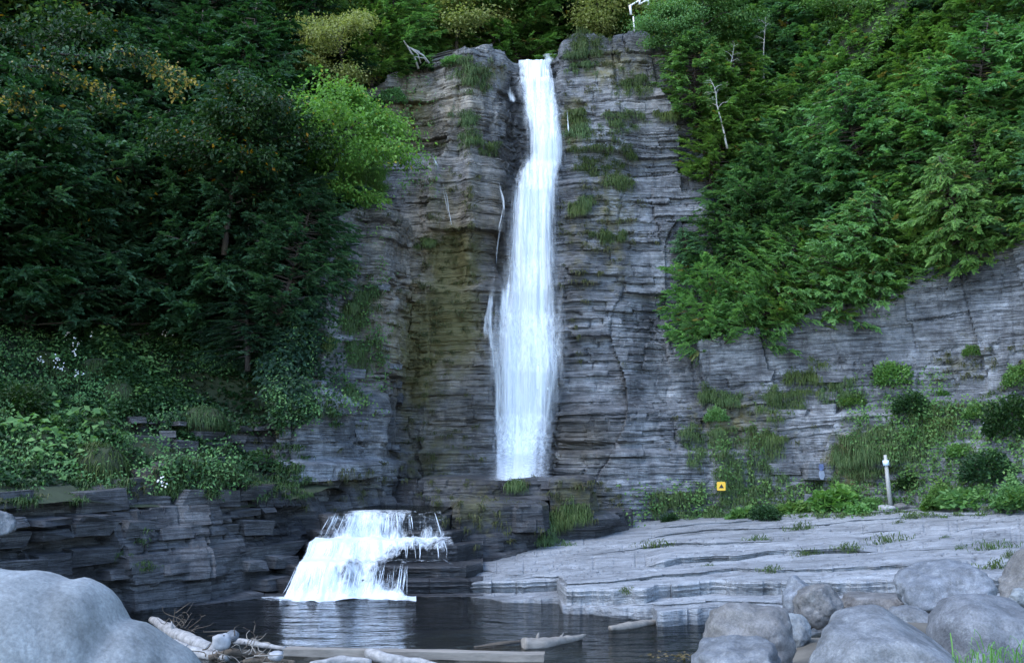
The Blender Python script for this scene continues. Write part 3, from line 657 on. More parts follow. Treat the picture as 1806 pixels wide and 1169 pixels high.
Yw = np.convolve(np.pad(Yw, 8, 'edge'), np.ones(17) / 17, 'valid')
Yw[-30:] = np.minimum(Yw[-30:], Yw[-31])
rows = [(FK[0][i], FK[1][i], FK[2][i], FK[3][i], pys[i], Yw[i]) for i in range(len(pys))]
Vf, Af = water_sheet(rows, 72, 401, .07, .25)
# the lip: water arriving over the edge
lipb = Vf[0].copy(); lipb[:, 1] += 1.6; lipb[:, 2] += .12
Vf = np.concatenate([lipb[None], Vf]); Af = np.concatenate([Af[:1], Af])
fall = tag(link('waterfall', mesh('waterfall', Vf.reshape(-1, 3), gridf(*Vf.shape[:2]), M['fall'], smooth=True, attrs={'alpha': Af})), 'tall white waterfall dropping down the back cliff', kind='structure')
# thin veil in front of the side rock
rv = [(FK[0][i] - 8, FK[1][i] + 6, FK[2][i] + 6, FK[3][i] - 8, pys[i], Yw[i] - .22) for i in range(10, len(pys))]
Vv_, Av_ = water_sheet(rv, 60, 402, .09, .1)
link('water_veil', mesh('water_veil', Vv_.reshape(-1, 3), gridf(*Vv_.shape[:2]), M['veil'], smooth=True, attrs={'alpha': np.minimum(Av_, .5) * .95}), fall)
def strands(path_fn, n, seed, rad, name, mat, parent, seg=10):
    r = np.random.default_rng(seed); parts, al = [], []
    for k in range(n):
        pts = path_fn(r, seg)
        if pts is None: continue
        rr = r.uniform(*rad) * np.sin(np.linspace(.25, math.pi - .15, len(pts))) ** .6
        v, f = tube(pts, rr, 4, cap=False); parts.append((v, f))
        al.append(np.repeat(np.sin(np.linspace(.3, math.pi - .1, len(pts))) * r.uniform(.3, .75), 4))
    V, Fq = merge(parts)
    o = link(name, mesh(name, V, Fq, mat, smooth=True, attrs={'alpha': np.concatenate(al)}), parent); o['kind'] = 'stuff'
    return o
# side runnels: (photo polyline, width px)
def runnel(pts, wpx, seed, n=7, off=.10, parent=None, dens=1., mat='fall'):
    pts = np.array(pts, float); s = np.linspace(0, len(pts) - 1, 26)
    qx = np.interp(s, np.arange(len(pts)), pts[:, 0]); qy = np.interp(s, np.arange(len(pts)), pts[:, 1]); w = np.interp(s, np.arange(len(pts)), np.broadcast_to(wpx, (len(pts),)))
    Y = np.array([pick(a, b, 7)[1] for a, b in zip(qx, qy)]); Y = np.minimum.accumulate(Y); Y = np.convolve(np.pad(Y, 2, 'edge'), np.ones(5) / 5, 'valid') - off
    nc = 9; t = np.linspace(-1, 1, nc)[None]
    wob = 1 + .25 * fbm(s * 1.3, seed, 0, 3, seed)
    PX = qx[:, None] + t * (w * wob)[:, None] * .62; PY = qy[:, None] + 0 * t; YY = Y[:, None] - .05 * (1 - t ** 2)
    V = P(PX.ravel(), PY.ravel(), YY.ravel())
    al = (1 - abs(t) ** 1.6) * (.50 + .42 * fbm(s[:, None] * .9, t * 2, seed, 3, seed)) * sstep(0, 2, s)[:, None] * sstep(len(pts) - 1, len(pts) - 1.4, s)[:, None]
    return link('water_runnel', mesh('water_runnel', V, gridf(26, nc), M[mat], smooth=True, attrs={'alpha': np.clip(al * dens, 0, 1)}), parent)
runnel([(872, 288), (880, 322), (888, 352), (889, 372), (880, 408), (874, 452), (869, 500), (864, 540), (860, 580), (866, 630)], [4, 6, 8, 9, 7, 7, 9, 13, 20, 26], 411, 9, parent=fall, dens=.86)
runnel([(918, 284), (914, 310), (910, 350), (908, 412)], [8, 8, 9, 12], 412, 8, parent=fall)
runnel([(914, 414), (906, 424), (903, 460), (898, 500), (894, 535), (890, 590)], [6, 6, 6, 7, 10, 12], 413, 8, parent=fall)
def side_veil(ks, fade_side, seed, amax):
    ks = np.array(ks, float); py = np.arange(ks[0, 0], ks[-1, 0], 4.); L = np.interp(py, ks[:, 0], ks[:, 1]); R = np.interp(py, ks[:, 0], ks[:, 2])
    Y = np.array([min(pick(a, y, 6)[1], pick((a + b) / 2, y, 6)[1], np.interp(y, pys, Yw)) for a, b, y in zip(L, R, py)]); Y = np.minimum.accumulate(Y); Y = np.convolve(np.pad(Y, 6, 'edge'), np.ones(13) / 13, 'valid') - .08
    V, _ = water_sheet([(a, b, a, b, y, q) for a, b, y, q in zip(L, R, py, Y)], 26, seed, .06, .04)
    t = np.linspace(0, 1, 26)[None] + 0 * py[:, None]; v = np.linspace(0, 1, len(py))[:, None]
    t = t if fade_side == 'left' else 1 - t
    al = amax * sstep(0, .45, t) * sstep(0, .14, v) * (.75 + .5 * fbm(t * 5, v * 2.2, seed, 3, seed))
    link('water_veil', mesh('water_veil', V.reshape(-1, 3), gridf(*V.shape[:2]), M['veil'], smooth=True, attrs={'alpha': np.clip(al, 0, .8)}), fall)
side_veil([(480, 868, 905), (520, 862, 905), (560, 852, 910), (600, 844, 912), (640, 848, 910), (700, 858, 908), (770, 862, 906), (848, 862, 904)], 'left', 421, .40)
side_veil([(500, 968, 992), (580, 968, 1008), (630, 966, 1006), (700, 954, 990), (770, 944, 980), (848, 936, 974)], 'right', 422, .30)
runnel([(985, 545), (984, 575), (978, 610)], [5, 4, 4], 416, 4, parent=fall)
runnel([(742, 256), (762, 276), (776, 305), (786, 345), (792, 380), (797, 405)], [5, 8, 8, 7, 6, 4], 417, 8, .06, parent=fall)
runnel([(898, 130), (900, 160), (908, 185)], [18, 20, 16], 418, 9, parent=fall)
ch, ca = water_sheet([(958, 983, 963, 979, 95, 37.5), (957, 981, 962, 977, 103, 37.3), (954, 975, 958, 971, 112, 37.1), (950, 970, 953, 965, 122, 36.9)], 14, 404, .03, .05)
link('water_chute', mesh('water_chute', ch.reshape(-1, 3), gridf(*ch.shape[:2]), M['fall'], smooth=True, attrs={'alpha': np.clip(ca, .3, 1)}), fall)
runnel([(980, 192), (1000, 194), (1003, 240)], [4, 4, 5], 420, 4, parent=fall)

# cascade
CK = np.array([  # s, pxL, pxR, z, Y
    (0, 600, 770, 1.76, 27.6), (1, 577, 781, 1.76, 25.15), (1.15, 574, 783, 1.71, 24.97), (1.5, 566, 790, 1.50, 24.78), (2, 552, 800, 1.16, 24.62), (2.3, 548, 803, 1.14, 24.40), (2.7, 540, 806, 1.10, 24.05), (3.0, 534, 810, .86, 23.80), (3.3, 528, 811, .74, 23.55), (3.6, 524, 811, .72, 23.22),
    (3.75, 520, 811, .64, 23.10), (4.2, 512, 811, .36, 22.93), (4.6, 504, 811, .14, 22.78), (5, 496, 811, .0, 22.62), (5.3, 490, 811, -.02, 22.45)], float)
sC = np.linspace(0, 5.3, 110); cc = [np.interp(sC, CK[:, 0], CK[:, j]) for j in range(1, 5)]
tC = np.linspace(0, 1, 130)
PXc = cc[0][:, None] + tC[None] * (cc[1] - cc[0])[:, None]
Yc = cc[3][:, None] - .10 * np.sin(tC * 9)[None] - .12 * fbm(PXc * .03, 0, 0, 2, 431)
Xc = (PXc - 903) / F * Yc / CP * (1 + 0 * Yc)
Xc = P(PXc.ravel(), 1000, Yc.ravel())[:, 0].reshape(PXc.shape)
Zc = cc[2][:, None] + .05 * fbm(Xc * 3, sC[:, None] * 2, 0, 3, 432) * sstep(1.2, 2, sC)[:, None]
Yc = Yc - .05 * fbm(Xc * 9, Zc * 1.5, 0, 3, 433)
ac = .62 + .35 * fbm(Xc * 1.1, sC[:, None] * .5, 0, 3, 434)
ac = ac + .42 * np.exp(-((sC - 2.4) / .45) ** 2)[:, None] * sstep(.85, .6, tC)[None] + .5 * np.exp(-((sC - 5.0) / .45) ** 2)[:, None] + .25 * sstep(.75, .2, tC)[None] * (sC > 2)[:, None]
ac = ac - .55 * sstep(.62, .95, tC)[None] * sstep(3.6, 4.4, sC)[:, None] - .18 * (sC < 2)[:, None] - .25 * sstep(.55, .8, tC)[None] * np.exp(-((sC - 3.1) / .3) ** 2)[:, None]
ac = ac * (1 - sstep(700, 735, PXc) * sstep(3.5, 3.7, sC)[:, None])
ac = ac * sstep(0, .03, tC)[None] * sstep(1, .97, tC)[None]
ac = np.clip(ac, .0, 1) * sstep(.5, 1.0, sC)[:, None]
Vc = np.stack([Xc, Yc, Zc + .03], -1)
casc = tag(link('cascade', mesh('cascade', Vc.reshape(-1, 3), gridf(*Vc.shape[:2]), M['cascade'], smooth=True, attrs={'alpha': ac})), 'small stepped white cascade spilling into the pool', kind='structure')
def casc_path(r, seg):
    a, b = [(1.05, 2.1), (2.5, 3.4), (3.6, 5.0), (1.05, 2.1), (3.6, 5.0), (2.5, 3.4)][r.integers(6)]
    t = r.uniform(.01, .99); d = r.normal(0, .012); a += r.uniform(0, .12); b -= r.uniform(0, .5) * (r.random() < .35)
    if r.random() < (.55 if t < .72 else .95): return None
    if b > 4 and t > .70 + r.uniform(-.03, .03): return None
    s = np.linspace(a, b, seg); tt = np.clip(t + np.linspace(0, d, seg), 0, 1)
    L, R, z, Y = [np.interp(s, CK[:, 0], CK[:, j]) for j in range(1, 5)]
    px = L + tt * (R - L); Y = Y - .06 - r.uniform(0, .09)
    return np.stack([P(px, 1000, Y)[:, 0], Y - .10 * np.sin(tt * 9), z + .05], 1)
strands(casc_path, 620, 435, (.004, .012), 'water_strand', M['fall'], casc)
fx = np.linspace(0, 1, 160)[:, None]; fy = np.linspace(0, 1, 14)[None]
fpx = 404 + fx * 330 + 0 * fy; fpy = 1056 - 0 * fx + (.5 - fy) * 26 + 2.5 * np.sin(fx * 8) ; fp = Pz(fpx.ravel(), fpy.ravel(), .012)
fa = (np.exp(-((fy - .68) / .26) ** 2) * (.35 + .6 * sstep(.12, .4, fx))).clip(0, 1)
fp[:, 2] += .02 * np.abs(fbm(fp[:, 0] * 5, fp[:, 1] * 5, 0, 3, 441))
link('foam', mesh('foam', fp, gridf(160, 14), M['foam'], smooth=True, attrs={'alpha': fa * np.ones_like(fpx)}), casc)
upper = rock = None
us = np.array([[X(585, 25.2), 25.1], [X(778, 25.2), 25.1], [X(800, 29), 29], [X(640, 29), 29]])
link('stream_water', mesh('stream_water', np.c_[us, np.full(4, 1.735)], np.array([[0, 1, 2, 3]]), M['water']), casc)

# ------------------------------------------------------------------ leaves and trees
def leaf_quads(p, d, n, L, W, fold=.0):
    """diamond leaves: base p, direction d, face normal n"""
    d = d / (np.linalg.norm(d, axis=1)[:, None] + 1e-9); s = np.cross(d, n); s /= np.linalg.norm(s, axis=1)[:, None] + 1e-9
    L = L[:, None]; W = W[:, None]; nn = np.cross(s, d)
    V = np.stack([p, p + d * L * .45 + s * W * .5 + nn * fold * W, p + d * L, p + d * L * .45 - s * W * .5 + nn * fold * W], 1).reshape(-1, 3)
    return V, np.arange(len(V)).reshape(-1, 4)
def rand_unit(r, n): v = r.normal(size=(n, 3)); return v / np.linalg.norm(v, axis=1)[:, None]
def conifer(seed, h, R, nl=110, ns=13, nf=13, rnd=0, t0=.04, droop=.35, lift=.25, spl=.48, fl=.17, fw=.06, power=.75, base_w=.75, lean=.0, trunk_r=.11):
    r = np.random.default_rng(seed); parts = []
    tz = np.linspace(0, 1, 9); bend = np.cumsum(r.normal(0, .03 * h / 6, (9, 2)), 0)
    tp = np.stack([bend[:, 0] + lean * h * tz ** 1.5 * 0, bend[:, 1] - lean * h * tz * (1 - .4 * tz), tz * h], 1)
    parts.append(tube(tp, trunk_r * (1 - .9 * tz) + .01, 7))
    LV, LT = [], []
    for k in range(nl):
        t = t0 + (1 - t0) * (k + r.random()) / nl; o = np.array([np.interp(t, tz, tp[:, i]) for i in range(3)])
        az = k * 2.39996 + r.normal(0, .4)
        prof = min(1, base_w + (1 - base_w) * t / .25) if t < .25 else 1
        ln = R * prof * ((1 - t) ** power if not rnd else max(.12, 1 - (max(t - .3, 0) / .72) ** 2.2)) * r.uniform(.65, 1.15) * (1.25 if r.random() < .1 else 1) + .12
        s = np.linspace(0, 1, 5)
        dirh = np.array([math.cos(az), math.sin(az), 0.])
        zc = ln * (lift * s - droop * s ** 1.5 + .18 * s ** 3)
        pl = o + dirh * (ln * s)[:, None]; pl[:, 2] += zc
        pl[:, :2] += np.outer(s ** 2, r.normal(0, .10 * ln, 2))
        parts.append(tube(pl, .028 * (ln / 1.5) * (1 - .85 * s) + .004, 3, cap=False))
        side = np.array([-dirh[1], dirh[0], 0]); nsp = max(4, int(ns * ln / R * 1.2))
        q = r.uniform(.22, 1.02, nsp) ** .8; so_ = np.stack([np.interp(q, s, pl[:, i]) for i in range(3)], 1)
        sg = r.choice([-1, 1], nsp); ang = r.uniform(.25, 1.1, nsp) * sg; ang[q > .9] *= .3
        ax = np.cos(ang)[:, None] * dirh + np.sin(ang)[:, None] * side; ax[:, 2] += r.normal(-.12 * droop * 3, .22, nsp)
        ax /= np.linalg.norm(ax, axis=1)[:, None]
        sl_ = spl * r.uniform(.55, 1.2, nsp) * (.6 + .4 * min(1, ln / R))
        pn = np.cross(ax, np.cross(np.array([0, 0, 1.]), ax)) + r.normal(0, .35, (nsp, 3)); pn /= np.linalg.norm(pn, axis=1)[:, None]
        tint = np.clip(r.normal(.42, .17, nsp) + .18 * (q - .6), 0, .86); tint[r.random(nsp) < .025] = r.uniform(.93, 1)
        f = np.tile(np.linspace(.0, 1, nf), nsp); ax_ = np.repeat(ax, nf, 0); n_ = np.repeat(pn, nf, 0); sl2 = np.repeat(sl_, nf)
        p = np.repeat(so_, nf, 0) + ax_ * (sl2 * f)[:, None]; p[:, 2] -= .12 * sl2 * f ** 2
        m = len(p); sgn = np.tile(np.where(np.arange(nf) % 2, 1, -1), nsp); sd_ = np.cross(ax_, n_)
        a2 = (.95 - .7 * f + r.normal(0, .15, m)) * sgn
        d = np.cos(a2)[:, None] * ax_ + np.sin(a2)[:, None] * sd_ + r.normal(0, .14, (m, 3))
        LV.append((p, d, n_ + r.normal(0, .3, (m, 3)), fl * (1.15 - .5 * f) * r.uniform(.7, 1.25, m) * (sl2 / spl), fw * r.uniform(.7, 1.3, m)))
        LT.append(np.repeat(tint, nf) + r.normal(0, .05, m) * (np.repeat(tint, nf) < .88))
    V, Fq = leaf_quads(*[np.concatenate([a[i] for a in LV]) for i in range(5)], fold=.25)
    T = np.repeat(np.clip(np.concatenate(LT), 0, 1), 4)
    return merge(parts), V, Fq, T
def broadleaf(seed, h, R, nl=9, nb=6, nc=5, nleaf=22, leaf=.11, trunk_r=.09, t0=.3, flat=.45, lean=0., clump=.3, up=.5):
    r = np.random.default_rng(seed); parts = []
    tz = np.linspace(0, 1, 9); bend = np.cumsum(r.normal(0, .045 * h / 5, (9, 2)), 0)
    tp = np.stack([bend[:, 0], bend[:, 1] - lean * h * tz, tz * h * .92], 1)
    parts.append(tube(tp, trunk_r * (1 - .88 * tz) + .008, 7)); C = []
    for k in range(nl):
        t = t0 + (.98 - t0) * (k + r.random() * .8) / nl; o = np.array([np.interp(t, tz, tp[:, i]) for i in range(3)]); az = k * 2.39996 + r.normal(0, .5)
        rr = R * math.sin(math.pi * min(.97, .22 + .72 * (t - t0) / (1 - t0))) ** .7 * r.uniform(.75, 1.2)
        end = o + np.array([math.cos(az) * rr, math.sin(az) * rr, rr * r.uniform(up * .3, up * 1.2)])
        s = np.linspace(0, 1, 5)[:, None]; pl = o + (end - o) * s + r.normal(0, .05 * rr, (5, 3)) * s; pl[:, 2] += .15 * rr * np.sin(s[:, 0] * 3.14)
        parts.append(tube(pl, trunk_r * .38 * (1 - .8 * s[:, 0]) + .004, 4, cap=False))
        for b in range(nb):
            f = r.uniform(.35, 1); q = pl[0] + (pl[-1] - pl[0]) * f; a2 = az + r.uniform(-1.2, 1.2); l2 = rr * r.uniform(.25, .55)
            e2 = q + np.array([math.cos(a2) * l2, math.sin(a2) * l2, l2 * r.uniform(-.1, .5)])
            parts.append(tube(np.array([q, (q + e2) / 2 + r.normal(0, .03, 3), e2]), [.012, .009, .004], 3, cap=False))
            for c in range(nc): C.append((q + (e2 - q) * r.uniform(.3, 1.1) + r.normal(0, .10 * R, 3) * (1, 1, flat), np.array([math.cos(a2), math.sin(a2), -.15])))
    cp = np.array([c[0] for c in C]); cd = np.array([c[1] for c in C]); n = len(cp)
    g = r.normal(size=(n, nleaf, 3)) * (clump, clump, clump * flat) * (R / 1.6)
    p = (cp[:, None] + g).reshape(-1, 3); m = len(p)
    d = np.repeat(cd, nleaf, 0) + r.normal(0, .7, (m, 3)); d[:, 2] -= .35
    nn = np.array([0, 0, 1.]) + r.normal(0, .5, (m, 3))
    V, Fq = leaf_quads(p, d, nn, leaf * r.uniform(.6, 1.3, m), leaf * .62 * r.uniform(.7, 1.2, m), fold=.2)
    T = np.repeat(np.clip(r.normal(.42, .16, n), 0, .88), nleaf); T = np.clip(T + r.normal(0, .09, m), 0, .9); T[r.random(m) < .02] = 1
    return merge(parts), V, Fq, np.repeat(T, 4)
def tree_proto(name, data, bark, leafm, crown='crown'):
    (tv, tf), V, Fq, T = data
    root = link(name, None)
    link('trunk', mesh('trunk', tv, tf, bark, smooth=True), root)
    link(crown, mesh(crown, V, Fq, leafm, attrs={'tint': T}), root)
    return root
def recrown(root, leafm):
    """the same tree with leaves of another colour"""
    t = copy_tree(root)
    for ch in t.children:
        if ch.name.startswith('crown'):
            ch.data = ch.data.copy(); ch.data.materials[0] = leafm
    return t
PROT = {}
ced = [conifer(500 + k, 6, 2.0, nl=175, ns=18, nf=15, rnd=1, lean=l, power=pw, trunk_r=.09, fl=.165, fw=.07, spl=.44, base_w=.85, t0=.02) for k, (l, pw) in enumerate([(.0, .7), (.10, .55), (-.04, .8)])]
PROT['cedar'] = [tree_proto('cedar_tree', d, M['bark'], M['cedar']) for d in ced]
PROT['cedar_warm'] = [recrown(p, M['cedar_warm']) for p in PROT['cedar']]
PROT['cedar_blue'] = [recrown(p, M['cedar_blue']) for p in PROT['cedar']]
hem = [conifer(520 + k, 9, 2.6, nl=190, ns=19, nf=15, droop=.55, lift=.22, spl=.60, fl=.19, fw=.075, power=.8, trunk_r=.16, t0=t0) for k, t0 in enumerate([.10, .16])]
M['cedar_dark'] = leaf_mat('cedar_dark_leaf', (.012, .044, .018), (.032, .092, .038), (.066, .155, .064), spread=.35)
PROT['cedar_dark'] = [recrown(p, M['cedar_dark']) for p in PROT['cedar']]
PROT['hemlock'] = [tree_proto('hemlock_tree', d, M['bark_dark'], M['hemlock']) for d in hem]
bro = [broadleaf(540 + k, 5, 1.7, nl=13, nb=7, nc=5, nleaf=30, leaf=.14) for k in range(3)]
PROT['broad'] = [tree_proto('broadleaf_tree', d, M['bark'], M['decid']) for d in bro]
PROT['broad_dark'] = [recrown(p, M['decid_dark']) for p in PROT['broad']]
PROT['yellow'] = [recrown(p, M['yellow']) for p in PROT['broad']]
PROT['maple'] = [tree_proto('maple_tree', broadleaf(560, 4.2, 2.0, nl=13, nb=8, nc=5, nleaf=30, leaf=.14, t0=.25, flat=.35, lean=.12, up=.35), M['bark_dark'], M['maple'])]
PROT['birch'] = [tree_proto('birch_tree', broadleaf(570 + k, 5.5, .9, nl=8, nb=3, nc=3, nleaf=14, leaf=.08, trunk_r=.07, t0=.55, flat=.6, lean=.02), M['birch'], M['cedar_blue'] if k else M['decid']) for k in range(2)]
for l in PROT.values():
    for p in l: p.location = (0, -60, -30)
def snap(p, h):
    """set a tree base onto the ground below it; the top stays where it was"""
    T = depth_index()['T'] if False else np.concatenate(TERR)
    m = (abs(T[:, 3] - p[0]) < .45) & (abs(T[:, 4] - p[1]) < .45) & (T[:, 5] < p[2] + 1.2)
    if not m.any(): return p, h
    z = T[m, 5].max() - .15
    if p[2] - z > 3.2: return p, h
    return np.array([p[0], p[1], z]), h + max(0, p[2] - z)
r_t = np.random.default_rng(77)
TREES = []
def plant(kind, loc, h, label, group, cat='tree', rz=None, tilt=(0, 0), var=None, wide=1.):
    ps = PROT[kind]; k = int(r_t.integers(len(ps))) if var is None else var
    base = {'hemlock': 9., 'maple': 4.2, 'birch': 5.5, 'broad': 5., 'broad_dark': 5., 'yellow': 5.}.get(kind, 6.)
    o = copy_tree(ps[k]); s = h / base; o.location = [float(v) for v in loc]
    o.rotation_euler = (tilt[0], tilt[1], r_t.uniform(0, 6.28) if rz is None else rz); o.scale = (s * wide, s * wide, s)
    tag(o, label, cat, group); TREES.append((o, kind)); return o
ORD = 'first second third fourth fifth sixth seventh eighth ninth tenth eleventh twelfth thirteenth fourteenth fifteenth sixteenth'.split()
KN = {'cedar': 'green cedar', 'cedar_dark': 'dark green cedar', 'cedar_warm': 'yellow-tinged cedar', 'cedar_blue': 'blue-green cedar', 'hemlock': 'dark hemlock', 'broad': 'leafy green tree', 'broad_dark': 'dark leafy tree', 'yellow': 'pale yellow leafy tree', 'birch': 'white-stemmed birch'}
def row(spec, place, where, frm, group, rev=False):
    """spec: [(px, kind, height, tilt)]: one row of trees, named in order along it"""
    cnt = {}
    for px, kind, h, tl in sorted(spec, key=lambda a: -a[0] if rev else a[0]):
        cnt[kind] = cnt.get(kind, 0) + 1
        multi = sum(1 for s in spec if s[1] == kind) > 1
        lab = f'{KN[kind]} {where}' + (f', {ORD[cnt[kind] - 1]} {frm}' if multi else '')
        plant(kind, place(px), h, lab, group, tilt=tl)

# right hillside rows
def rr_spec(pxs, seed, kinds, h, tilt):
    r = np.random.default_rng(seed)
    return [(p + r.normal(0, 9), r.choice(kinds), h * r.uniform(.82, 1.2), (tilt + r.normal(0, .05), r.normal(0, .06))) for p in pxs]
GR = 'trees on the steep right hillside'
K = ['cedar', 'cedar', 'cedar_warm', 'cedar_blue']
edge = [(1262, 'cedar', 4.6, (.42, -.12)), (1318, 'cedar', 4.6, (.48, 0)), (1352, 'cedar_warm', 3.8, (.7, .1)), (1405, 'cedar', 5.0, (.42, 0)), (1462, 'cedar', 4.4, (.45, 0)), (1515, 'cedar_warm', 3.4, (.25, 0)), (1562, 'cedar_warm', 3.0, (.12, 0)), (1612, 'cedar', 4.4, (.3, 0)),
        (1668, 'cedar', 4.6, (.45, 0)), (1712, 'cedar', 3.6, (.6, .05)), (1790, 'cedar', 4.4, (.2, 0)), (1870, 'cedar_blue', 5, (.2, 0))]
row(edge, lambda px: on_slope(HR, hr_v, px, .35) - (0, 0, .5), 'overhanging the right cliff edge', 'from the waterfall', GR)
row(rr_spec(np.arange(1265, 1900, 72), 1, K, 5.2, .2), lambda px: on_slope(HR, hr_v, px, 2.0) - (0, 0, .3), 'just above the right cliff edge', 'from the waterfall', GR)
row(rr_spec(np.arange(1240, 1920, 74), 2, K, 5.4, .15), lambda px: on_slope(HR, hr_v, px, 4.2) - (0, 0, .3), 'in the lower right hillside row', 'from the waterfall', GR)
row(rr_spec(np.arange(1232, 1920, 76), 3, ['cedar', 'cedar_warm', 'cedar_blue', 'cedar_warm', 'broad'], 5.4, .12), lambda px: on_slope(HR, hr_v, px, 6.4) - (0, 0, .3), 'in the middle right hillside row', 'from the waterfall', GR)
row(rr_spec(np.arange(1215, 1930, 80), 4, ['cedar', 'cedar_warm', 'broad', 'cedar_blue'], 5.8, .08), lambda px: on_slope(HR, hr_v, px, 9.0) - (0, 0, .3), 'in the upper right hillside row', 'from the waterfall', GR)
row(rr_spec(np.arange(1200, 1950, 92), 6, ['cedar_warm', 'broad', 'cedar_blue'], 6.5, .03), lambda px: on_slope(HR, hr_v, px, 12.0) - (0, 0, .3), 'along the top of the right hillside', 'from the waterfall', GR)
# trees on the right rim beside the bare rock head
GT = 'trees along the rim above the waterfall'
def rim(px, py, Y): return P(px, py, Y)
for a in [('broad', 1212, 150, 36.2, 3.2, 'bushy yellow-green tree at the right end of the bare rock rim'), ('cedar', 1225, 215, 36.0, 3.6, 'low green cedar hanging over the right side of the back cliff'), ('cedar', 1250, 330, 35.5, 3.4, 'small green cedar halfway up the right side of the back cliff'),
          ('broad', 1230, 130, 37.0, 4.4, 'round leafy tree right of the white railing'), ('cedar_blue', 1215, 480, 34.9, 1.6, 'tiny sparse cedar clinging to the cliff left of the overhanging cedars')]:
    plant(a[0], rim(a[1], a[2], a[3]), a[4], a[5], GT, tilt=(.25, -.1))
for a in [('yellow', 802, 92, 38.2, 3.4, 'pale yellow tree above the left part of the cliff', 1.15), ('cedar', 742, 108, 38.0, 3.4, 'green cedar between the dead branch and the yellow tree', .9), ('broad', 868, 72, 39.0, 3.6, 'rounded green tree right of the pale yellow tree', 1.1), ('cedar', 905, 66, 39.6, 3.8, 'green cedar left of the stream notch', 1.2),
          ('broad_dark', 948, 82, 41.5, 4.2, 'dark leafy tree right behind the lip of the waterfall', 1.3), ('broad_dark', 1000, 66, 40.5, 4.4, 'dark leafy tree behind the rock knob right of the lip', 1.2), ('yellow', 1062, 44, 38.4, 2.6, 'small yellowish tree left of the white railing', 1.), ('broad', 1086, 50, 38.6, 2.0, 'low green tree beside the white railing', 1.),
          ('cedar', 690, 165, 36.8, 4.0, 'green cedar at the left end of the cliff rim', 1.1), ('broad', 1176, 40, 39.6, 4.6, 'tall leafy tree just right of the white railing', 1.1), ('broad', 775, 60, 41.0, 4.0, 'green tree directly behind the pale yellow tree', 1.2), ('broad', 706, 70, 41, 4.5, 'leafy tree behind the bleached dead branch', 1.1)]:
    b_, h_ = snap(P(a[1], a[2], a[3]) - (0, 0, .15), a[4]); plant(a[0], b_, h_, a[5], GT, wide=a[6])
KB = ['cedar', 'broad', 'cedar', 'broad', 'broad', 'hemlock', 'cedar_blue', 'broad', 'broad_dark', 'cedar', 'broad', 'cedar_warm', 'cedar', 'broad', 'broad']
row([(px, k, 6.2, (0, 0)) for px, k in zip([590, 640, 700, 760, 830, 890, 1010, 1060, 1120, 1180, 1240], KB)], lambda px: on_hilltop(px, 43), 'in the wood behind the cliff rim', 'from the left', 'trees in the wood behind the rim')
row([(px, k, 7.5, (0, 0)) for px, k in zip(range(520, 1500, 74), KB[3:] + KB)], lambda px: on_hilltop(px, 48), 'in the second row behind the cliff rim', 'from the left', 'trees in the wood behind the rim')
row([(px, k, 9, (0, 0)) for px, k in zip(range(420, 1600, 96), KB[5:] + KB)], lambda px: on_hilltop(px, 54), 'in the far wood above the falls', 'from the left', 'trees in the far wood')
# left hillside rows
GL = 'trees on the dark left hillside'
def ll_spec(pxs, seed, kinds, h, tl=.08):
    r = np.random.default_rng(seed)
    return [(p + r.normal(0, 12), r.choice(kinds), h * r.uniform(.82, 1.2), (tl + r.normal(0, .04), r.normal(.04, .05))) for p in pxs]
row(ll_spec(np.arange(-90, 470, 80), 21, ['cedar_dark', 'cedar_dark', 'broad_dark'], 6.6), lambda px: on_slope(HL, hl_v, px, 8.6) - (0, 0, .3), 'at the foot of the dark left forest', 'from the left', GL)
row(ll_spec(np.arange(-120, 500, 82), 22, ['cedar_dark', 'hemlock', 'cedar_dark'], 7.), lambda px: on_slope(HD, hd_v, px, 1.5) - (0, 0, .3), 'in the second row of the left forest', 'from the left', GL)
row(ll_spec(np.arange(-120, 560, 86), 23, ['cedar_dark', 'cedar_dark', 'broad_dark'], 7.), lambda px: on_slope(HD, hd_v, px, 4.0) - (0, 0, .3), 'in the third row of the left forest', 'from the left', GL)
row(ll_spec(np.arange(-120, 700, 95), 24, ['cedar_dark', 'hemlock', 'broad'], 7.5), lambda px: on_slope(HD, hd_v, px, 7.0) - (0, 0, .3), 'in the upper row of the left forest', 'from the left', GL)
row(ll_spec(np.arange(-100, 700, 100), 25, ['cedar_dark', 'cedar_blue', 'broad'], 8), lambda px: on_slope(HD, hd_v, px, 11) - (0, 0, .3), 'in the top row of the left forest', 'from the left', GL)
plant('maple', P(548, 385, 30.6), 4.1, 'bright yellow-green maple leaning over the pale rock buttress', None, tilt=(.12, .32), rz=.4)
for a in [('cedar_dark', 470, 420, 29.5, 4.8, 'dark green cedar left of the bright maple'), ('broad_dark', 395, 450, 28.6, 5.2, 'dark leafy tree in the middle of the left forest edge'), ('yellow', 610, 190, 35., 3.4, 'yellow-tipped sapling behind the bright maple'), ('broad', 560, 180, 36., 4.6, 'green tree above and behind the bright maple'), ('cedar', 655, 190, 36., 4.2, 'green cedar behind the right side of the maple'),
          ('cedar_dark', 545, 430, 29.4, 2.0, 'small dark cedar hanging over the left edge of the pale buttress'), ('cedar_dark', 490, 520, 28.4, 3.6, 'dark cedar drooping beside the pale buttress'), ('hemlock', 440, 570, 28.0, 3.2, 'small dark hemlock above the broken rock step'), ('broad', 640, 380, 31.2, 1.6, 'small green bush on top of the pale buttress')]:
    b_, h_ = snap(P(a[1], a[2], a[3]), a[4]); plant(a[0], b_, h_, a[5], GL if a[0] != 'yellow' else None, tilt=(.15, .08))
plant('cedar_dark', on_slope(HL, hl_v, 30, 8.2), 7.5, 'near dark tree with long yellowing boughs at left', None, tilt=(.06, -.05), wide=1.0, var=0)
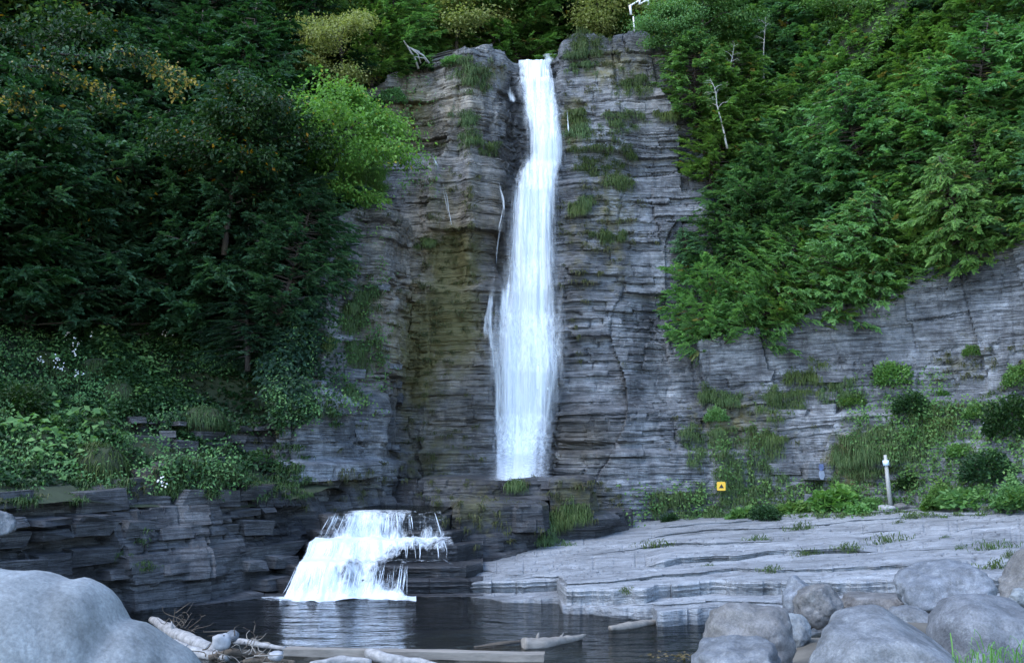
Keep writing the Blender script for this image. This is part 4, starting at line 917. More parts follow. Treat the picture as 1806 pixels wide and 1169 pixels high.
plant('cedar_dark', on_slope(HL, hl_v, -60, 8.0), 8., 'near dark cedar at the left edge of the picture', None, tilt=(.05, .05))
plant('birch', P(1284, 262, 34.6), 2.8, 'white birch with a bent bare stem on the right slope', 'birches on the right slope', rz=0, tilt=(.05, -.26), var=0)
plant('birch', P(1278, 172, 35.6), 2.2, 'short white birch stem right beside the bent birch', 'birches on the right slope', rz=2, tilt=(.05, -.2), var=0)
plant('birch', P(1508, 100, 38.4), 5.6, 'thick white birch stem at the top of the right hillside', 'birches on the right slope', rz=4, tilt=(.02, -.12), var=1)
plant('birch', P(1345, 140, 37.0), 2.6, 'slender pale sapling among cedars on the right slope', 'birches on the right slope', rz=1, tilt=(0, -.05), var=1)

# ------------------------------------------------------------------ undergrowth, grass, shrubs
def merge_leaves(parts):
    V = np.concatenate([p[0] for p in parts]); T = np.concatenate([p[1] for p in parts])
    return V, np.arange(len(V)).reshape(-1, 4), T
def blades(r, root, n, L, spread=.6, up=.6, droop=.9, face=None, W=.012):
    """n grass blades from points near root; each a bent strip of two quads"""
    az = r.uniform(0, 6.283, n) if face is None else face + r.normal(0, .9, n)
    l = L * r.uniform(.55, 1.15, n); h = np.stack([np.cos(az), np.sin(az), np.zeros(n)], 1)
    u = up * r.uniform(.5, 1.3, n)[:, None]; dr = droop * r.uniform(.5, 1.4, n)[:, None]; l = l[:, None]; z = np.array([0, 0, 1.])
    p0 = root; p1 = p0 + (h * spread * .45 + z * u * .55) * l; p2 = p0 + (h * spread + z * (u * .85 - dr * .45)) * l; p3 = p0 + (h * spread * 1.15 + z * (u * .6 - dr * 1.0)) * l
    s = np.stack([-h[:, 1], h[:, 0], 0 * az], 1) * W
    q = [np.stack([p0 - s, p0 + s, p1 + s, p1 - s], 1), np.stack([p1 - s, p1 + s, p2 + s * .7, p2 - s * .7], 1), np.stack([p2 - s * .7, p2 + s * .7, p3 + s * .1, p3 - s * .1], 1)]
    V = np.concatenate(q).reshape(-1, 3); t = np.clip(r.normal(.42, .2, n), 0, 1)
    return V, np.repeat(np.tile(t, 3), 4)
def tuft_proto(name, seed, n, R, L, mat, **k):
    r = np.random.default_rng(seed); root = r.normal(0, R, (n, 3)) * (1, .5, .42)
    V, T = blades(r, root, n, L, **k)
    return link(name, mesh(name, V, np.arange(len(V)).reshape(-1, 4), mat, attrs={'tint': T}))
def plant_proto(name, seed, n, R, hgt, leaf, mat, aspect=.75, stems=14):
    r = np.random.default_rng(seed); parts = []
    root = link(name, None)
    d = rand_unit(r, n); d[:, 2] = abs(d[:, 2]); rad = r.uniform(.45, 1, n)[:, None] ** .6
    lump = 1 + .28 * fbm(d[:, 0] * 2, d[:, 1] * 2, d[:, 2] * 2, 3, seed)
    p = d * rad * lump[:, None] * (R, R * .8, hgt)
    dd = d * (1, 1, .3) + r.normal(0, .5, (n, 3)); nn = np.array([0, -.35, 1.]) + r.normal(0, .5, (n, 3))
    V, Fq = leaf_quads(p, dd, nn, leaf * r.uniform(.6, 1.3, n), leaf * aspect * r.uniform(.7, 1.2, n), .2)
    T = np.repeat(np.clip(r.normal(.42, .18, n) + .25 * (p[:, 2] / hgt - .4), 0, .88), 4)
    link('leaves', mesh('leaves', V, Fq, mat, attrs={'tint': T}), root)
    for k in range(stems):
        e = p[r.integers(n)] * .9; parts.append(tube(np.array([[e[0] * .1, e[1] * .1, -.15], e * (.6, .6, .5), e]), [.014, .010, .004], 4, cap=False))
    v, f = merge(parts); link('stems', mesh('stems', v, f, M['bark']), root)
    return root
TUFT = [tuft_proto('grass_tuft', 601 + k, 900, .24, .20, M['grass'], W=.007) for k in range(2)]
DRAPE = [tuft_proto('grass_tuft', 611 + k, 1100, .25, .24, M['grass'], up=.45, droop=1.15, face=-math.pi / 2, W=.007) for k in range(2)]
SHELFT = [tuft_proto('grass_tuft', 621 + k, 140, .20, .20, M['grass'], up=.9, droop=.4, spread=.5, W=.009) for k in range(2)]
SHRUB = [plant_proto('shrub', 631 + k, 2600, .6, .7, .085, m) for k, m in enumerate([M['decid'], M['cedar_warm'], M['decid_dark']])]
LEAFY = [plant_proto('leafy_plant', 641 + k, 520, .5, .45, .17, m, aspect=.9) for k, m in enumerate([M['bright'], M['decid']])]
PROTOS = TUFT + DRAPE + SHELFT + SHRUB + LEAFY
for o in PROTOS: o.location = (0, -60, -30)
def put(proto, p, s, label, cat, group=None, rz=None, sq=(1, 1, 1)):
    o = copy_tree(proto); o.location = [float(v) for v in p]; o.rotation_euler = (0, 0, r_t.normal(0, .35) if rz is None else rz)
    o.scale = (s * sq[0], s * sq[1], s * sq[2]); tag(o, label, cat, group); return o
# grass cushions on the cliffs: (px, py, width px, label)
GC = 'grass tufts growing on the cliffs'
for px, py, w, hgt, lab in [
    (1062, 285, 95, 1.2, 'wide grass cushion on the ledge right of the waterfall'), (1095, 312, 40, 1., 'grass tuft hanging below the wide ledge cushion right of the waterfall'), (1032, 352, 30, 1., 'small grass tuft left under the ledge cushion right of the waterfall'), (1122, 142, 46, 1.2, 'bright grass tuft on the upper face of the right rock head'),
    (1026, 68, 46, 1.5, 'green cushion on top of the rock knob beside the stream lip'), (1020, 102, 50, 1.1, 'grass patch just below the rock knob right of the lip'), (1012, 200, 34, 1., 'grass tuft beside the right edge of the upper falls'), (1014, 228, 38, 1., 'lower grass tuft beside the right edge of the upper falls'),
    (1100, 210, 60, .8, 'thin grass strip across the upper right rock head'), (1180, 205, 50, .8, 'grass strip near the cedars on the upper right rock head'), (1078, 410, 44, .8, 'faint grass patch halfway down the right back cliff'), (1015, 362, 24, .8, 'tiny grass tuft close to the falls below the ledge cushion'),
    (848, 135, 60, 1.1, 'grass patch on the rim left of the waterfall'), (818, 120, 50, .9, 'short grass along the left rim under the yellow tree'), (870, 268, 40, 1., 'green tuft at the top of the left runnel'), (826, 205, 40, .9, 'grass tuft on the upper left cliff face'), (750, 432, 18, 1., 'tiny bright plant on the brown left cliff'), (836, 240, 44, .9, 'grass tuft on the left mid ledge'),
    (1420, 662, 70, 1., 'grass overhang in the middle of the right cliff'), (1372, 705, 62, 1.3, 'hanging grass clump left of the grass overhang on the right cliff'), (1276, 700, 40, .9, 'grass over the round shrub on the lower right cliff'), (1310, 820, 110, 1.6, 'large drooping grass mass just above the yellow sign'), (1250, 775, 70, 1.3, 'drooping grass left above the large grass mass'), (1345, 770, 50, 1., 'thin grass strip right above the large grass mass'),
    (1500, 800, 60, 1.8, 'long brownish hanging grass left of the wooden post'), (1530, 770, 70, 1.3, 'green hanging grass above the brownish hanging grass'), (1600, 775, 80, 1.3, 'grass bank behind the top of the wooden post'), (1480, 690, 60, 1., 'grass strip on the ledge under the round shrub'), (1650, 740, 80, 1.2, 'grass slope right of the post'), (1240, 690, 30, 1., 'narrow plant in the corner joint of the right cliff'),
    (622, 560, 40, 1.6, 'green growth down the middle of the pale buttress'), (650, 520, 44, 1.4, 'green growth right of the middle of the pale buttress'), (612, 470, 36, 1.2, 'green growth on the upper pale buttress'), (640, 620, 44, 1.5, 'green growth low on the pale buttress'), (630, 690, 34, 1.3, 'green growth at the foot of the pale buttress'), (590, 600, 30, 1.2, 'green growth on the left side of the pale buttress'),
    (985, 915, 40, 1.2, 'bright grass in the gap right of the ledge slabs'), (1020, 900, 40, 1., 'grass on the rubble below the dark block'), (905, 850, 18, .8, 'tiny tuft on the face of the long flat ledge'), (1180, 880, 40, 1.3, 'grass in the gully of the low broken rock steps'), (1240, 905, 60, .7, 'low grass where the rock steps meet the shelf'), (980, 945, 34, 1., 'green plant at the foot of the ledge slabs')]:
    rg = np.random.default_rng(int(px * 7 + py)); n = int(20 + w * hgt * 1.0); hh = w * .34 * hgt; Vs = []
    pc = pick(px, py, 6)
    for k in range(n):
        q = rg.normal(0, .36, 2); p = pick(px + np.clip(q[0], -.6, .6) * w, py + np.clip(q[1], -.7, .7) * hh * 1.5, 6)
        if abs(p[1] - pc[1]) > .45: continue
        Vs.append(blades(rg, p + rg.normal(0, .07, (20, 3)) * (1, .5, .6), 20, .15 + .05 * hgt, up=.45, droop=1.1, face=-math.pi / 2 if k % 3 else None, W=.0075))
    V, Fq, T = merge_leaves(Vs); c0 = V.mean(0)
    tag(link('grass_tuft', mesh('grass_tuft', V - c0, Fq, M['grass'], attrs={'tint': np.clip(T + rg.normal(0, .1), 0, .9)}), loc=c0), lab, 'grass', GC)
# shelf tufts
for px, py, w, lab in [(1415, 970, 46, 'longest grass strip in a crack of the pale shelf'), (1355, 998, 36, 'grass in the stepped crack at the front of the pale shelf'), (1490, 961, 40, 'grass strip in the shelf crack left of the middle'), (1560, 951, 60, 'grass strip in the shelf crack below the post'), (1580, 913, 24, 'grass tuft on the shelf just below the post'), (1740, 962, 60, 'biggest grass patch on the right of the shelf'),
                       (1700, 958, 30, 'small grass tuft left of the biggest shelf patch'), (1775, 975, 40, 'grass tuft at the right end of the shelf'), (1250, 990, 18, 'tiny grass tuft in the front crack of the shelf'), (1330, 944, 36, 'faint grass line at the back of the shelf'), (1420, 925, 50, 'faint grass line near the foot of the cliff'), (1760, 996, 60, 'grass strip behind the angular boulder'), (1100, 1036, 30, 'grass on the front block of the shelf'), (1660, 940, 20, 'tiny tuft on the shelf right of the post'), (1690, 1010, 26, 'small grass tuft left behind the angular boulder'), (1160, 956, 44, 'thin grass line across the left part of the shelf')]:
    p = pick(px, py, 6); put(SHELFT[int(r_t.integers(2))], p - (0, 0, .02), w / F * p[1] / .62, lab, 'grass', 'grass tufts in the cracks of the shelf', sq=(1, .5, .8))
# shrubs at the foot of the right cliff
GS = 'shrubs below the right cliff'
for k, px, py, w, h_, lab in [(1, 1570, 648, 86, .9, 'round yellow-green shrub standing out on the right cliff'), (0, 1500, 680, 60, .8, 'green shrub left below the round shrub'), (2, 1620, 690, 76, .9, 'dark shrub right below the round shrub'), (0, 1270, 725, 46, 1., 'round green shrub on the lower right cliff'), (2, 1780, 720, 110, 1.2, 'large dark shrub at the right edge of the cliff'), (2, 1740, 800, 110, .9, 'dark bushy shrub right of the post'),
                             (0, 1660, 850, 90, .8, 'green shrub on the bank right of the post'), (0, 1790, 850, 100, .9, 'green shrub at the right end of the bank'), (2, 1345, 885, 70, .8, 'dark leafy shrub below the yellow sign'), (1, 1660, 675, 40, .8, 'small bright shrub among the rocks on the right cliff'), (2, 1600, 830, 60, .9, 'dark shrub directly right behind the post'), (1, 1690, 770, 60, .7, 'yellowish shrub in the middle of the right bank'), (0, 1800, 640, 80, 1.1, 'green shrub hanging at the upper right of the cliff'), (0, 1712, 610, 46, 1., 'small green bush hanging below the right cedars'), (2, 1180, 895, 40, .9, 'dark shrub in the gully of the rock steps'), (0, 1720, 700, 70, .8, 'leafy shrub above the dark bushy shrub'), (1, 1530, 870, 46, .8, 'low yellowish shrub left of the post')]:
    p = pick(px, py + w * .3, 10); put(SHRUB[k], p + (0, .1, -.1), w / F * p[1] / 1.3, lab, 'shrub', GS, sq=(1, .8, h_))
for k, px, py, w, h_, lab in [(2, 30, 690, 110, 1., 'dark shrub hiding the foot of the near left tree'), (2, 752, 96, 60, .9, 'dark shrub at the foot of the bleached dead branch'), (0, 790, 100, 50, .7, 'low green shrub under the pale yellow tree on the rim'), (0, 700, 150, 60, 1., 'green shrub at the left end of the cliff rim'), (2, 130, 560, 120, .9, 'dark shrub under the left forest beside the bare sapling'), (0, 70, 720, 90, .7, 'green shrub in the middle of the left bank')]:
    p = pick(px, py + w * .3, 10); put(SHRUB[k], p + (0, .1, -.1), w / F * p[1] / 1.3, lab, 'shrub', 'shrubs on the left bank' if py > 300 else 'shrubs on the cliff rim', sq=(1, .8, h_))
for k, px, py, w, lab in [(0, 1465, 888, 90, 'bright broad-leaved plants at the foot of the right cliff'), (1, 1400, 895, 60, 'green leafy plants left of the bright broad-leaved ones'), (0, 1505, 897, 44, 'small bright plant left of the post stones'), (1, 1700, 885, 90, 'leafy plants along the shelf right of the post'), (0, 1640, 890, 50, 'bright low plants just right of the post stones'), (1, 1790, 880, 80, 'leafy plants at the right end of the shelf'), (1, 1310, 905, 60, 'low green plants along the shelf below the sign')]:
    p = pick(px, py, 8); put(LEAFY[k], p + (0, -.05, -.08), w / F * p[1] / 1.05, lab, 'plant', 'leafy plants along the shelf', sq=(1, .7, .9))
# left bank: undergrowth too dense to count
def scatter_on(Vg, n, seed, ok, hmax, leaf, clump=1.2, lw=.8):
    r = np.random.default_rng(seed); a, b = Vg.shape[:2]
    i = r.uniform(0, a - 1.01, n * 3); j = r.uniform(0, b - 1.01, n * 3); i0, j0 = i.astype(int), j.astype(int); fi, fj = (i - i0)[:, None], (j - j0)[:, None]
    p = Vg[i0, j0] * (1 - fi) * (1 - fj) + Vg[i0 + 1, j0] * fi * (1 - fj) + Vg[i0, j0 + 1] * (1 - fi) * fj + Vg[i0 + 1, j0 + 1] * fi * fj
    px, py, d = proj(p); m = ok(px, py, p, i); p = p[m][:n]; n = len(p)
    c = fbm(p[:, 0] * clump, p[:, 1] * clump, p[:, 2] * clump, 3, seed); hh = hmax * np.clip(.35 + .9 * c, .02, 1.3) * r.uniform(.1, 1, n) ** .6
    q = p + np.array([0, -.25, 1.]) * hh[:, None]
    d = rand_unit(r, n) * (1, 1, .4) + (0, -.3, -.25); nn = np.array([0, -.5, 1.]) + r.normal(0, .45, (n, 3))
    V, Fq = leaf_quads(q, d, nn, leaf * r.uniform(.5, 1.4, n), leaf * lw * r.uniform(.6, 1.2, n), .2)
    return V, Fq, np.repeat(np.clip(.40 + .35 * c + r.normal(0, .12, n), 0, .9), 4)
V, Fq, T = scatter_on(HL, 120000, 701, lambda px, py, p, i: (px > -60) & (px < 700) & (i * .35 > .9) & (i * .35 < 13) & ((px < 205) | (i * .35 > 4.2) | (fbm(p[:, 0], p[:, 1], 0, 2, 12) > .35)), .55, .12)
tag(link('undergrowth', mesh('undergrowth', V, Fq, M['decid_dark'], attrs={'tint': T})), 'dense low green undergrowth on the left bank', kind='stuff')
V, Fq, T = scatter_on(HL, 9000, 702, lambda px, py, p, i: (px > -60) & (px < 300) & (i * .35 > 1.2) & (i * .35 < 8) & (fbm(p[:, 0] * .6, p[:, 1] * .6, 0, 2, 9) > .1), .7, .22)
tag(link('undergrowth', mesh('undergrowth', V, Fq, M['decid'], attrs={'tint': T})), 'broad-leaved green plants among the left undergrowth', kind='stuff')
V, Fq, T = scatter_on(HL, 16000, 708, lambda px, py, p, i: (px > 180) & (px < 620) & (i * .35 > 4.4) & (i * .35 < 11), .7, .13)
tag(link('undergrowth', mesh('undergrowth', V, Fq, M['decid'], attrs={'tint': T})), 'fresh green plants on the slope above the broken rock step', kind='stuff')
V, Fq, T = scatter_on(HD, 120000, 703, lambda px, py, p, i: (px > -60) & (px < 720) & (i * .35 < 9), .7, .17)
tag(link('forest_floor', mesh('forest_floor', V, Fq, M['decid_dark'], attrs={'tint': T})), 'dark ground cover under the left forest', kind='stuff')
V, Fq, T = scatter_on(HC, 26000, 704, lambda px, py, p, i: (px > 200) & (px < 760) & (i * .35 < 14), .6, .15)
tag(link('forest_floor', mesh('forest_floor', V, Fq, M['decid'], attrs={'tint': T})), 'green ground cover above the pale buttress', kind='stuff')
V, Fq, T = scatter_on(HR, 110000, 705, lambda px, py, p, i: (px > 1150) & (px < 1900) & (i * .35 < 18), 1.1, .16)
tag(link('forest_floor', mesh('forest_floor', V, Fq, M['cedar'], attrs={'tint': T})), 'green ground cover between the right hillside trees', kind='stuff')
gx_, gy_ = np.meshgrid(np.arange(-18, 32, .5), np.arange(38.4, 62, .5)); PLT = np.array([v.co[:] for v in plateau.data.vertices]); 
nxp = int(round((32 + 18) / .5)) + 1; PLT = PLT.reshape(-1, nxp, 3)
V, Fq, T = scatter_on(PLT, 50000, 706, lambda px, py, p, i: (p[:, 1] < 60) & ((p[:, 0] < .2) | (p[:, 0] > 2.)), 1.0, .18)
tag(link('forest_floor', mesh('forest_floor', V, Fq, M['decid'], attrs={'tint': T})), 'green ground cover in the wood above the falls', kind='stuff')
V, Fq, T = scatter_on(np.array([v.co[:] for v in backhill.data.vertices]).reshape(17, -1, 3), 60000, 707, lambda px, py, p, i: (px > 200) & (px < 1800), 3., .5)
tag(link('far_forest', mesh('far_forest', V, Fq, M['decid_dark'], attrs={'tint': T})), 'far wood closing the view above the waterfall', kind='stuff')
# grass along the bench, on the step above it, and moss plants on the damp rock
r = np.random.default_rng(711); parts = []
for px0, px1, py0, py1, n, L in [(-20, 330, 838, 884, 360, .17), (180, 560, 850, 872, 120, .15), (300, 600, 738, 756, 130, .18), (420, 600, 690, 735, 60, .18), (300, 560, 790, 850, 170, .2), (0, 200, 790, 850, 160, .22), (-10, 540, 590, 740, 420, .22), (0, 230, 720, 850, 240, .22), (200, 330, 930, 1000, 22, .12)]:
    for k in range(n):
        gx = r.uniform(px0, px1)
        if vn(gx * .021, py0, 0, 5) < -.12: continue
        p = pick(gx, r.uniform(py0, py1), 8); parts.append(blades(r, p + r.normal(0, .10, (26, 3)) * (1, .6, .2), 26, L, face=-math.pi / 2 if r.random() < .5 else None, W=.010))
V, Fq, T = merge_leaves(parts); tag(link('bank_grass', mesh('bank_grass', V, Fq, M['grass_dark'], attrs={'tint': T})), 'grass growing along the left rock bench', kind='stuff')
parts = []
for k_, a, b, rx, ry, s_ in STAIN:
    if k_ != 'moss' or s_ < .35 or (b > 940): continue
    for k in range(int(10 + rx * ry / 260)):
        p = pick(a + r.normal(0, rx * .5), b + r.normal(0, ry * .5), 6); parts.append(blades(r, p + r.normal(0, .07, (14, 3)) * (1, .4, .4), 14, .15, up=.3, droop=1.1, face=-math.pi / 2, W=.010))
V, Fq, T = merge_leaves(parts); tag(link('cliff_moss', mesh('cliff_moss', V, Fq, M['grass_dry'], attrs={'tint': T})), 'moss and small plants on the damp cliff faces', kind='stuff')
parts = []
for k in range(420):
    px = r.uniform(1230, 1806); py = 905 - r.uniform(0, 1) ** 1.5 * (60 + max(0, px - 1440) * .55)
    p = pick(px, py, 8); parts.append(blades(r, p + r.normal(0, .10, (24, 3)) * (1, .5, .3), 24, .17, face=-math.pi / 2 if r.random() < .6 else None, W=.011))
V, Fq, T = merge_leaves(parts); tag(link('bank_grass', mesh('bank_grass', V, Fq, M['grass'], attrs={'tint': T})), 'grass growing along the foot of the right cliff', kind='stuff')
def leaf_patch(name, label, areas, mat, leaf, seed, out=.25):
    r = np.random.default_rng(seed); Q, TT = [], []
    for px0, px1, py0, py1, n in areas:
        m = max(6, n // 16)
        for k in range(m):
            p = pick(r.uniform(px0, px1), r.uniform(py0, py1), 6); Q.append(p + r.normal(0, .16, (16, 3)) * (1, .6, .9) - (0, abs(r.normal(0, out)) * .5, 0)); TT.append(np.clip(r.normal(.42, .2) + r.normal(0, .1, 16), 0, .9))
    p = np.concatenate(Q); T = np.concatenate(TT); n = len(p)
    V, Fq = leaf_quads(p, rand_unit(r, n) * (1, .6, .5) + (0, -.3, -.5), np.array([0, -.7, .8]) + r.normal(0, .45, (n, 3)), leaf * r.uniform(.6, 1.4, n), leaf * .7 * r.uniform(.6, 1.2, n), .2)
    return tag(link(name, mesh(name, V, Fq, M[mat], attrs={'tint': np.repeat(T, 4)})), label, kind='stuff')
leaf_patch('creeper', 'dark hanging greenery over the left end of the pale buttress', [(455, 560, 370, 640, 10000), (440, 540, 560, 700, 5000)], 'hemlock', .15, 731)
leaf_patch('creeper', 'green plants spilling over the broken left rock step', [(300, 540, 600, 745, 7000), (250, 560, 690, 745, 1500), (530, 600, 540, 720, 900), (300, 520, 800, 850, 500)], 'decid_dark', .12, 732)
leaf_patch('undergrowth', 'green plants covering the left bank under the trees', [(-20, 220, 570, 850, 12000), (220, 560, 570, 735, 12000), (200, 420, 770, 852, 2200)], 'decid', .085, 735)
leaf_patch('creeper', 'patchy greenery over the pale buttress', [(590, 690, 400, 720, 1500), (700, 760, 130, 330, 500)], 'decid', .09, 733)
leaf_patch('creeper', 'low greenery along the foot of the right cliff', [(1330, 1560, 850, 905, 1500), (1560, 1806, 700, 890, 5200), (1480, 1660, 660, 780, 1500), (1240, 1340, 740, 900, 700), (1110, 1240, 850, 915, 400)], 'decid', .10, 734)
# turf mounds on the left bank
def mound_proto(seed):
    r = np.random.default_rng(seed); bm = bmesh.new(); bmesh.ops.create_icosphere(bm, subdivisions=3, radius=1)
    co = np.array([v.co[:] for v in bm.verts]); co *= (1 + .15 * fbm(co[:, 0] * 1.5, co[:, 1] * 1.5, co[:, 2] * 1.5, 3, seed))[:, None]; co *= (.5, .4, .36)
    me = bpy.data.meshes.new('turf'); bm.to_mesh(me); me.vertices.foreach_set('co', co.astype(np.float32).ravel()); bm.free(); me.materials.append(M['moss_ball'])
    root = link('turf_mound', None); link('turf', me, root)
    d = rand_unit(r, 3200); d[:, 2] = abs(d[:, 2]) * 1.1 - .25
    V, T = blades(r, d * (.49, .39, .35), 3200, .19, up=.55, droop=1.15, W=.008)
    link('grass_blades', mesh('grass_blades', V, np.arange(len(V)).reshape(-1, 4), M['grass_dark'], attrs={'tint': T}), root)
    root.location = (0, -60, -30); return root
MOUND = [mound_proto(721 + k) for k in range(2)]; PROTOS += MOUND
for px, py, w, h_, lab in [(165, 800, 120, 1.1, 'largest drooping turf mound above the left rock bench'), (212, 685, 64, 1.4, 'tall shaggy turf mound in the middle of the left bank'), (78, 622, 52, 1., 'dark turf mound high on the left bank'), (172, 632, 66, 1., 'turf mound below the dark gap in the left forest'), (232, 645, 50, .9, 'turf mound right above the tall shaggy mound'), (105, 655, 50, .8, 'small brownish mound left of the tall shaggy mound'), (148, 660, 40, .8, 'reddish brown turf mound beside the white flowers'), (175, 742, 80, .7, 'flat turf ridge above the largest mound'), (360, 712, 80, .9, 'turf cap on the broken upper rock step'), (60, 765, 70, .9, 'turf mound at the left edge of the bank')]:
    p = pick(px, py + w * .2, 10); put(MOUND[int(r_t.integers(2))], p + (0, 0, -.05), w / F * p[1] / 1.1, lab, 'grass mound', 'turf mounds on the left bank', sq=(1, 1, h_ * 1.15))
fl = []
for a, b in [(133, 610), (138, 632), (148, 600), (105, 662), (120, 676), (92, 655), (135, 640), (150, 678), (300, 868), (172, 612), (310, 600)]:
    p = pick(a, b, 8) + (0, -.3, .35); n = 10
    fl.append(leaf_quads(p + r.normal(0, .07, (n, 3)), rand_unit(r, n), np.tile((0, -1., .5), (n, 1)), np.full(n, .05), np.full(n, .05), .1)[0])
V = np.concatenate(fl); tag(link('wild_flowers', mesh('wild_flowers', V, np.arange(len(V)).reshape(-1, 4), M['flower'])), 'white wild flowers in the left undergrowth', kind='stuff')

# ------------------------------------------------------------------ boulders
def ico(sub):
    bm = bmesh.new(); bmesh.ops.create_icosphere(bm, subdivisions=sub, radius=1)
    V = np.array([v.co[:] for v in bm.verts]); Fc = np.array([[v.index for v in f.verts] for f in bm.faces]); bm.free(); return V, Fc
ICO5 = ico(5); ICO3 = ico(3)
def boulder(box, Y, mat, seed, label, planes=10, cut=(.70, .95), sharp=26., depth=1., extra=(), rough=.11, group='boulders heaped beside the camera', name='boulder', cat='boulder', tilt=0., hi=True):
    x0, x1, y0, y1 = box; c = P((x0 + x1) / 2, (y0 + y1) / 2, Y); k = Y / F
    R = np.array([(x1 - x0) / 2 * k, ((x1 - x0) + (y1 - y0)) / 4 * k * depth, (y1 - y0) / 2 * k])
    r = np.random.default_rng(seed); D, Fc = ICO5 if hi else ICO3
    rad = (np.abs(D) ** 2.5).sum(1) ** (-1 / 2.5)
    N = list(rand_unit(r, planes)); dd = list(r.uniform(*cut, planes))
    for n, d in extra: N.append(np.array(n) / np.linalg.norm(n)); dd.append(d)
    S = [rad]
    for n, d in zip(N, dd): S.append(d / np.maximum(D @ n, .02))
    S = np.minimum(np.array(S), 4.); rr = -np.log(np.exp(-sharp * S).sum(0)) / sharp
    rr = rr / np.percentile(rr, 96)
    rr = rr * (1 + rough * fbm(D[:, 0] * 1.6, D[:, 1] * 1.6, D[:, 2] * 1.6, 4, seed) + rough * .35 * fbm(D[:, 0] * 6, D[:, 1] * 6, D[:, 2] * 6, 3, seed + 1))
    V = D * rr[:, None]; a = tilt; V = np.stack([V[:, 0], V[:, 1], V[:, 2]], 1) * R
    V = np.stack([V[:, 0] * math.cos(a) + V[:, 2] * math.sin(a), V[:, 1], -V[:, 0] * math.sin(a) + V[:, 2] * math.cos(a)], 1)
    o = link(name, mesh(name, V, Fc, mat, smooth=True), loc=c); return tag(o, label, cat, group)
boulder((1226, 1392, 1115, 1260), 8.2, M['boulder'], 801, 'rounded grey boulder lowest at the left end of the heap', tilt=.12)
boulder((1242, 1412, 1062, 1215), 9.4, M['boulder_brown'], 802, 'brownish grey boulder behind the lowest left one', cut=(.8, 1.))
boulder((1396, 1712, 1060, 1330), 7.7, M['boulder'], 803, 'largest grey boulder in the front of the heap', planes=6, extra=[((.55, -.2, .8), .72), ((-.75, -.3, .55), .8)], rough=.06)
boulder((1636, 1850, 1044, 1225), 8.6, M['boulder_dark'], 804, 'dark round boulder right of the largest grey one', planes=5, cut=(.85, 1.), rough=.06)
boulder((1580, 1758, 986, 1096), 11.6, M['boulder_blue'], 805, 'angular blue-grey boulder with a dark end face', planes=3, cut=(.8, .95), sharp=30., extra=[((.93, .2, .1), .74), ((-.35, -.3, .9), .66), ((-.2, -.9, .35), .66)], tilt=-.06)
boulder((1372, 1452, 1012, 1110), 12.2, M['boulder_blue'], 806, 'upright blue-grey rock at the back left of the heap', planes=8, sharp=24.)
boulder((1400, 1490, 1026, 1108), 11.7, M['boulder_brown'], 807, 'brown rock with a pale flat facet leaning on the upright one', planes=6, sharp=24., extra=[((.6, -.6, .5), .7)])
boulder((1468, 1625, 1030, 1110), 12.4, M['boulder_brown'], 808, 'flat brownish slab lying behind the largest boulder', planes=6, sharp=26., extra=[((0, 0, 1), .6)], depth=1.1)
boulder((1552, 1662, 1066, 1150), 10.4, M['boulder'], 809, 'grey rock wedged under the angular boulder', planes=6)
boulder((1378, 1430, 1080, 1150), 10.6, M['boulder_pale'], 810, 'small smooth pale stone between the brown and the largest boulder', planes=3, cut=(.9, 1.))
boulder((1758, 1930, 962, 1110), 10.0, M['boulder_brown'], 811, 'brownish boulder cut off by the right edge of the picture', planes=6, extra=[((-.8, -.2, .5), .7)])
boulder((1776, 1822, 1036, 1075), 9.4, M['boulder_pale'], 812, 'small pale rock at the right edge above the dark boulder', planes=6)
boulder((1284, 1392, 1056, 1120), 11.6, M['boulder_brown'], 813, 'low brownish rock at the water side behind the heap', planes=6, extra=[((0, 0, 1), .6)])
boulder((1690, 1800, 1150, 1290), 7.2, M['boulder_dark'], 814, 'dark rock in the bottom right corner of the picture', planes=6)
boulder((-30, 27, 900, 950), 17.2, M['boulder'], 815, 'rounded grey stone lying on the left rock wall', planes=6, group='stones on the rock wall')
def blob(label, ells, Y, mat, seed, k=.12, rough=.02, group=None):
    C = np.array([P(e[0], e[1], Y + e[4]) for e in ells]); R = np.array([[e[2], e[3] if len(e) < 6 else e[5], e[3]] for e in ells]) * Y / F
    D, Fc = ICO5; o = C.mean(0); tm = 3.0; t = np.full(len(D), tm); done = np.zeros(len(D), bool)
    def f(p):
        v = np.array([np.linalg.norm((p - c) / r, axis=1) - 1 for c, r in zip(C, R)]); return -k * np.log(np.exp(-v / k).sum(0))
    for s_ in np.linspace(tm, 0, 300):
        hit = (~done) & (f(o + D * s_) < 0); t[hit] = s_; done |= hit
    for _ in range(6):
        v = f(o + D * t[:, None]); t = t - v * .25
    t = t * (1 + rough * fbm(D[:, 0] * 1.8, D[:, 1] * 1.8, D[:, 2] * 1.8, 4, seed) + .004 * fbm(D[:, 0] * 14, D[:, 1] * 14, D[:, 2] * 14, 3, seed))
    b = link('boulder', mesh('boulder', D * t[:, None], Fc, mat, smooth=True), loc=o); return tag(b, label, 'boulder', group)
blob('huge smooth pale boulder filling the lower left corner', [(-120, 1180, 200, 190, .2, 210), (20, 1212, 175, 204, .25, 220), (128, 1204, 98, 184, .3, 170), (205, 1240, 122, 146, .34, 150), (285, 1268, 86, 136, .42, 130)], 5.6, M['boulder_pale'], 821, k=.03, rough=.035)

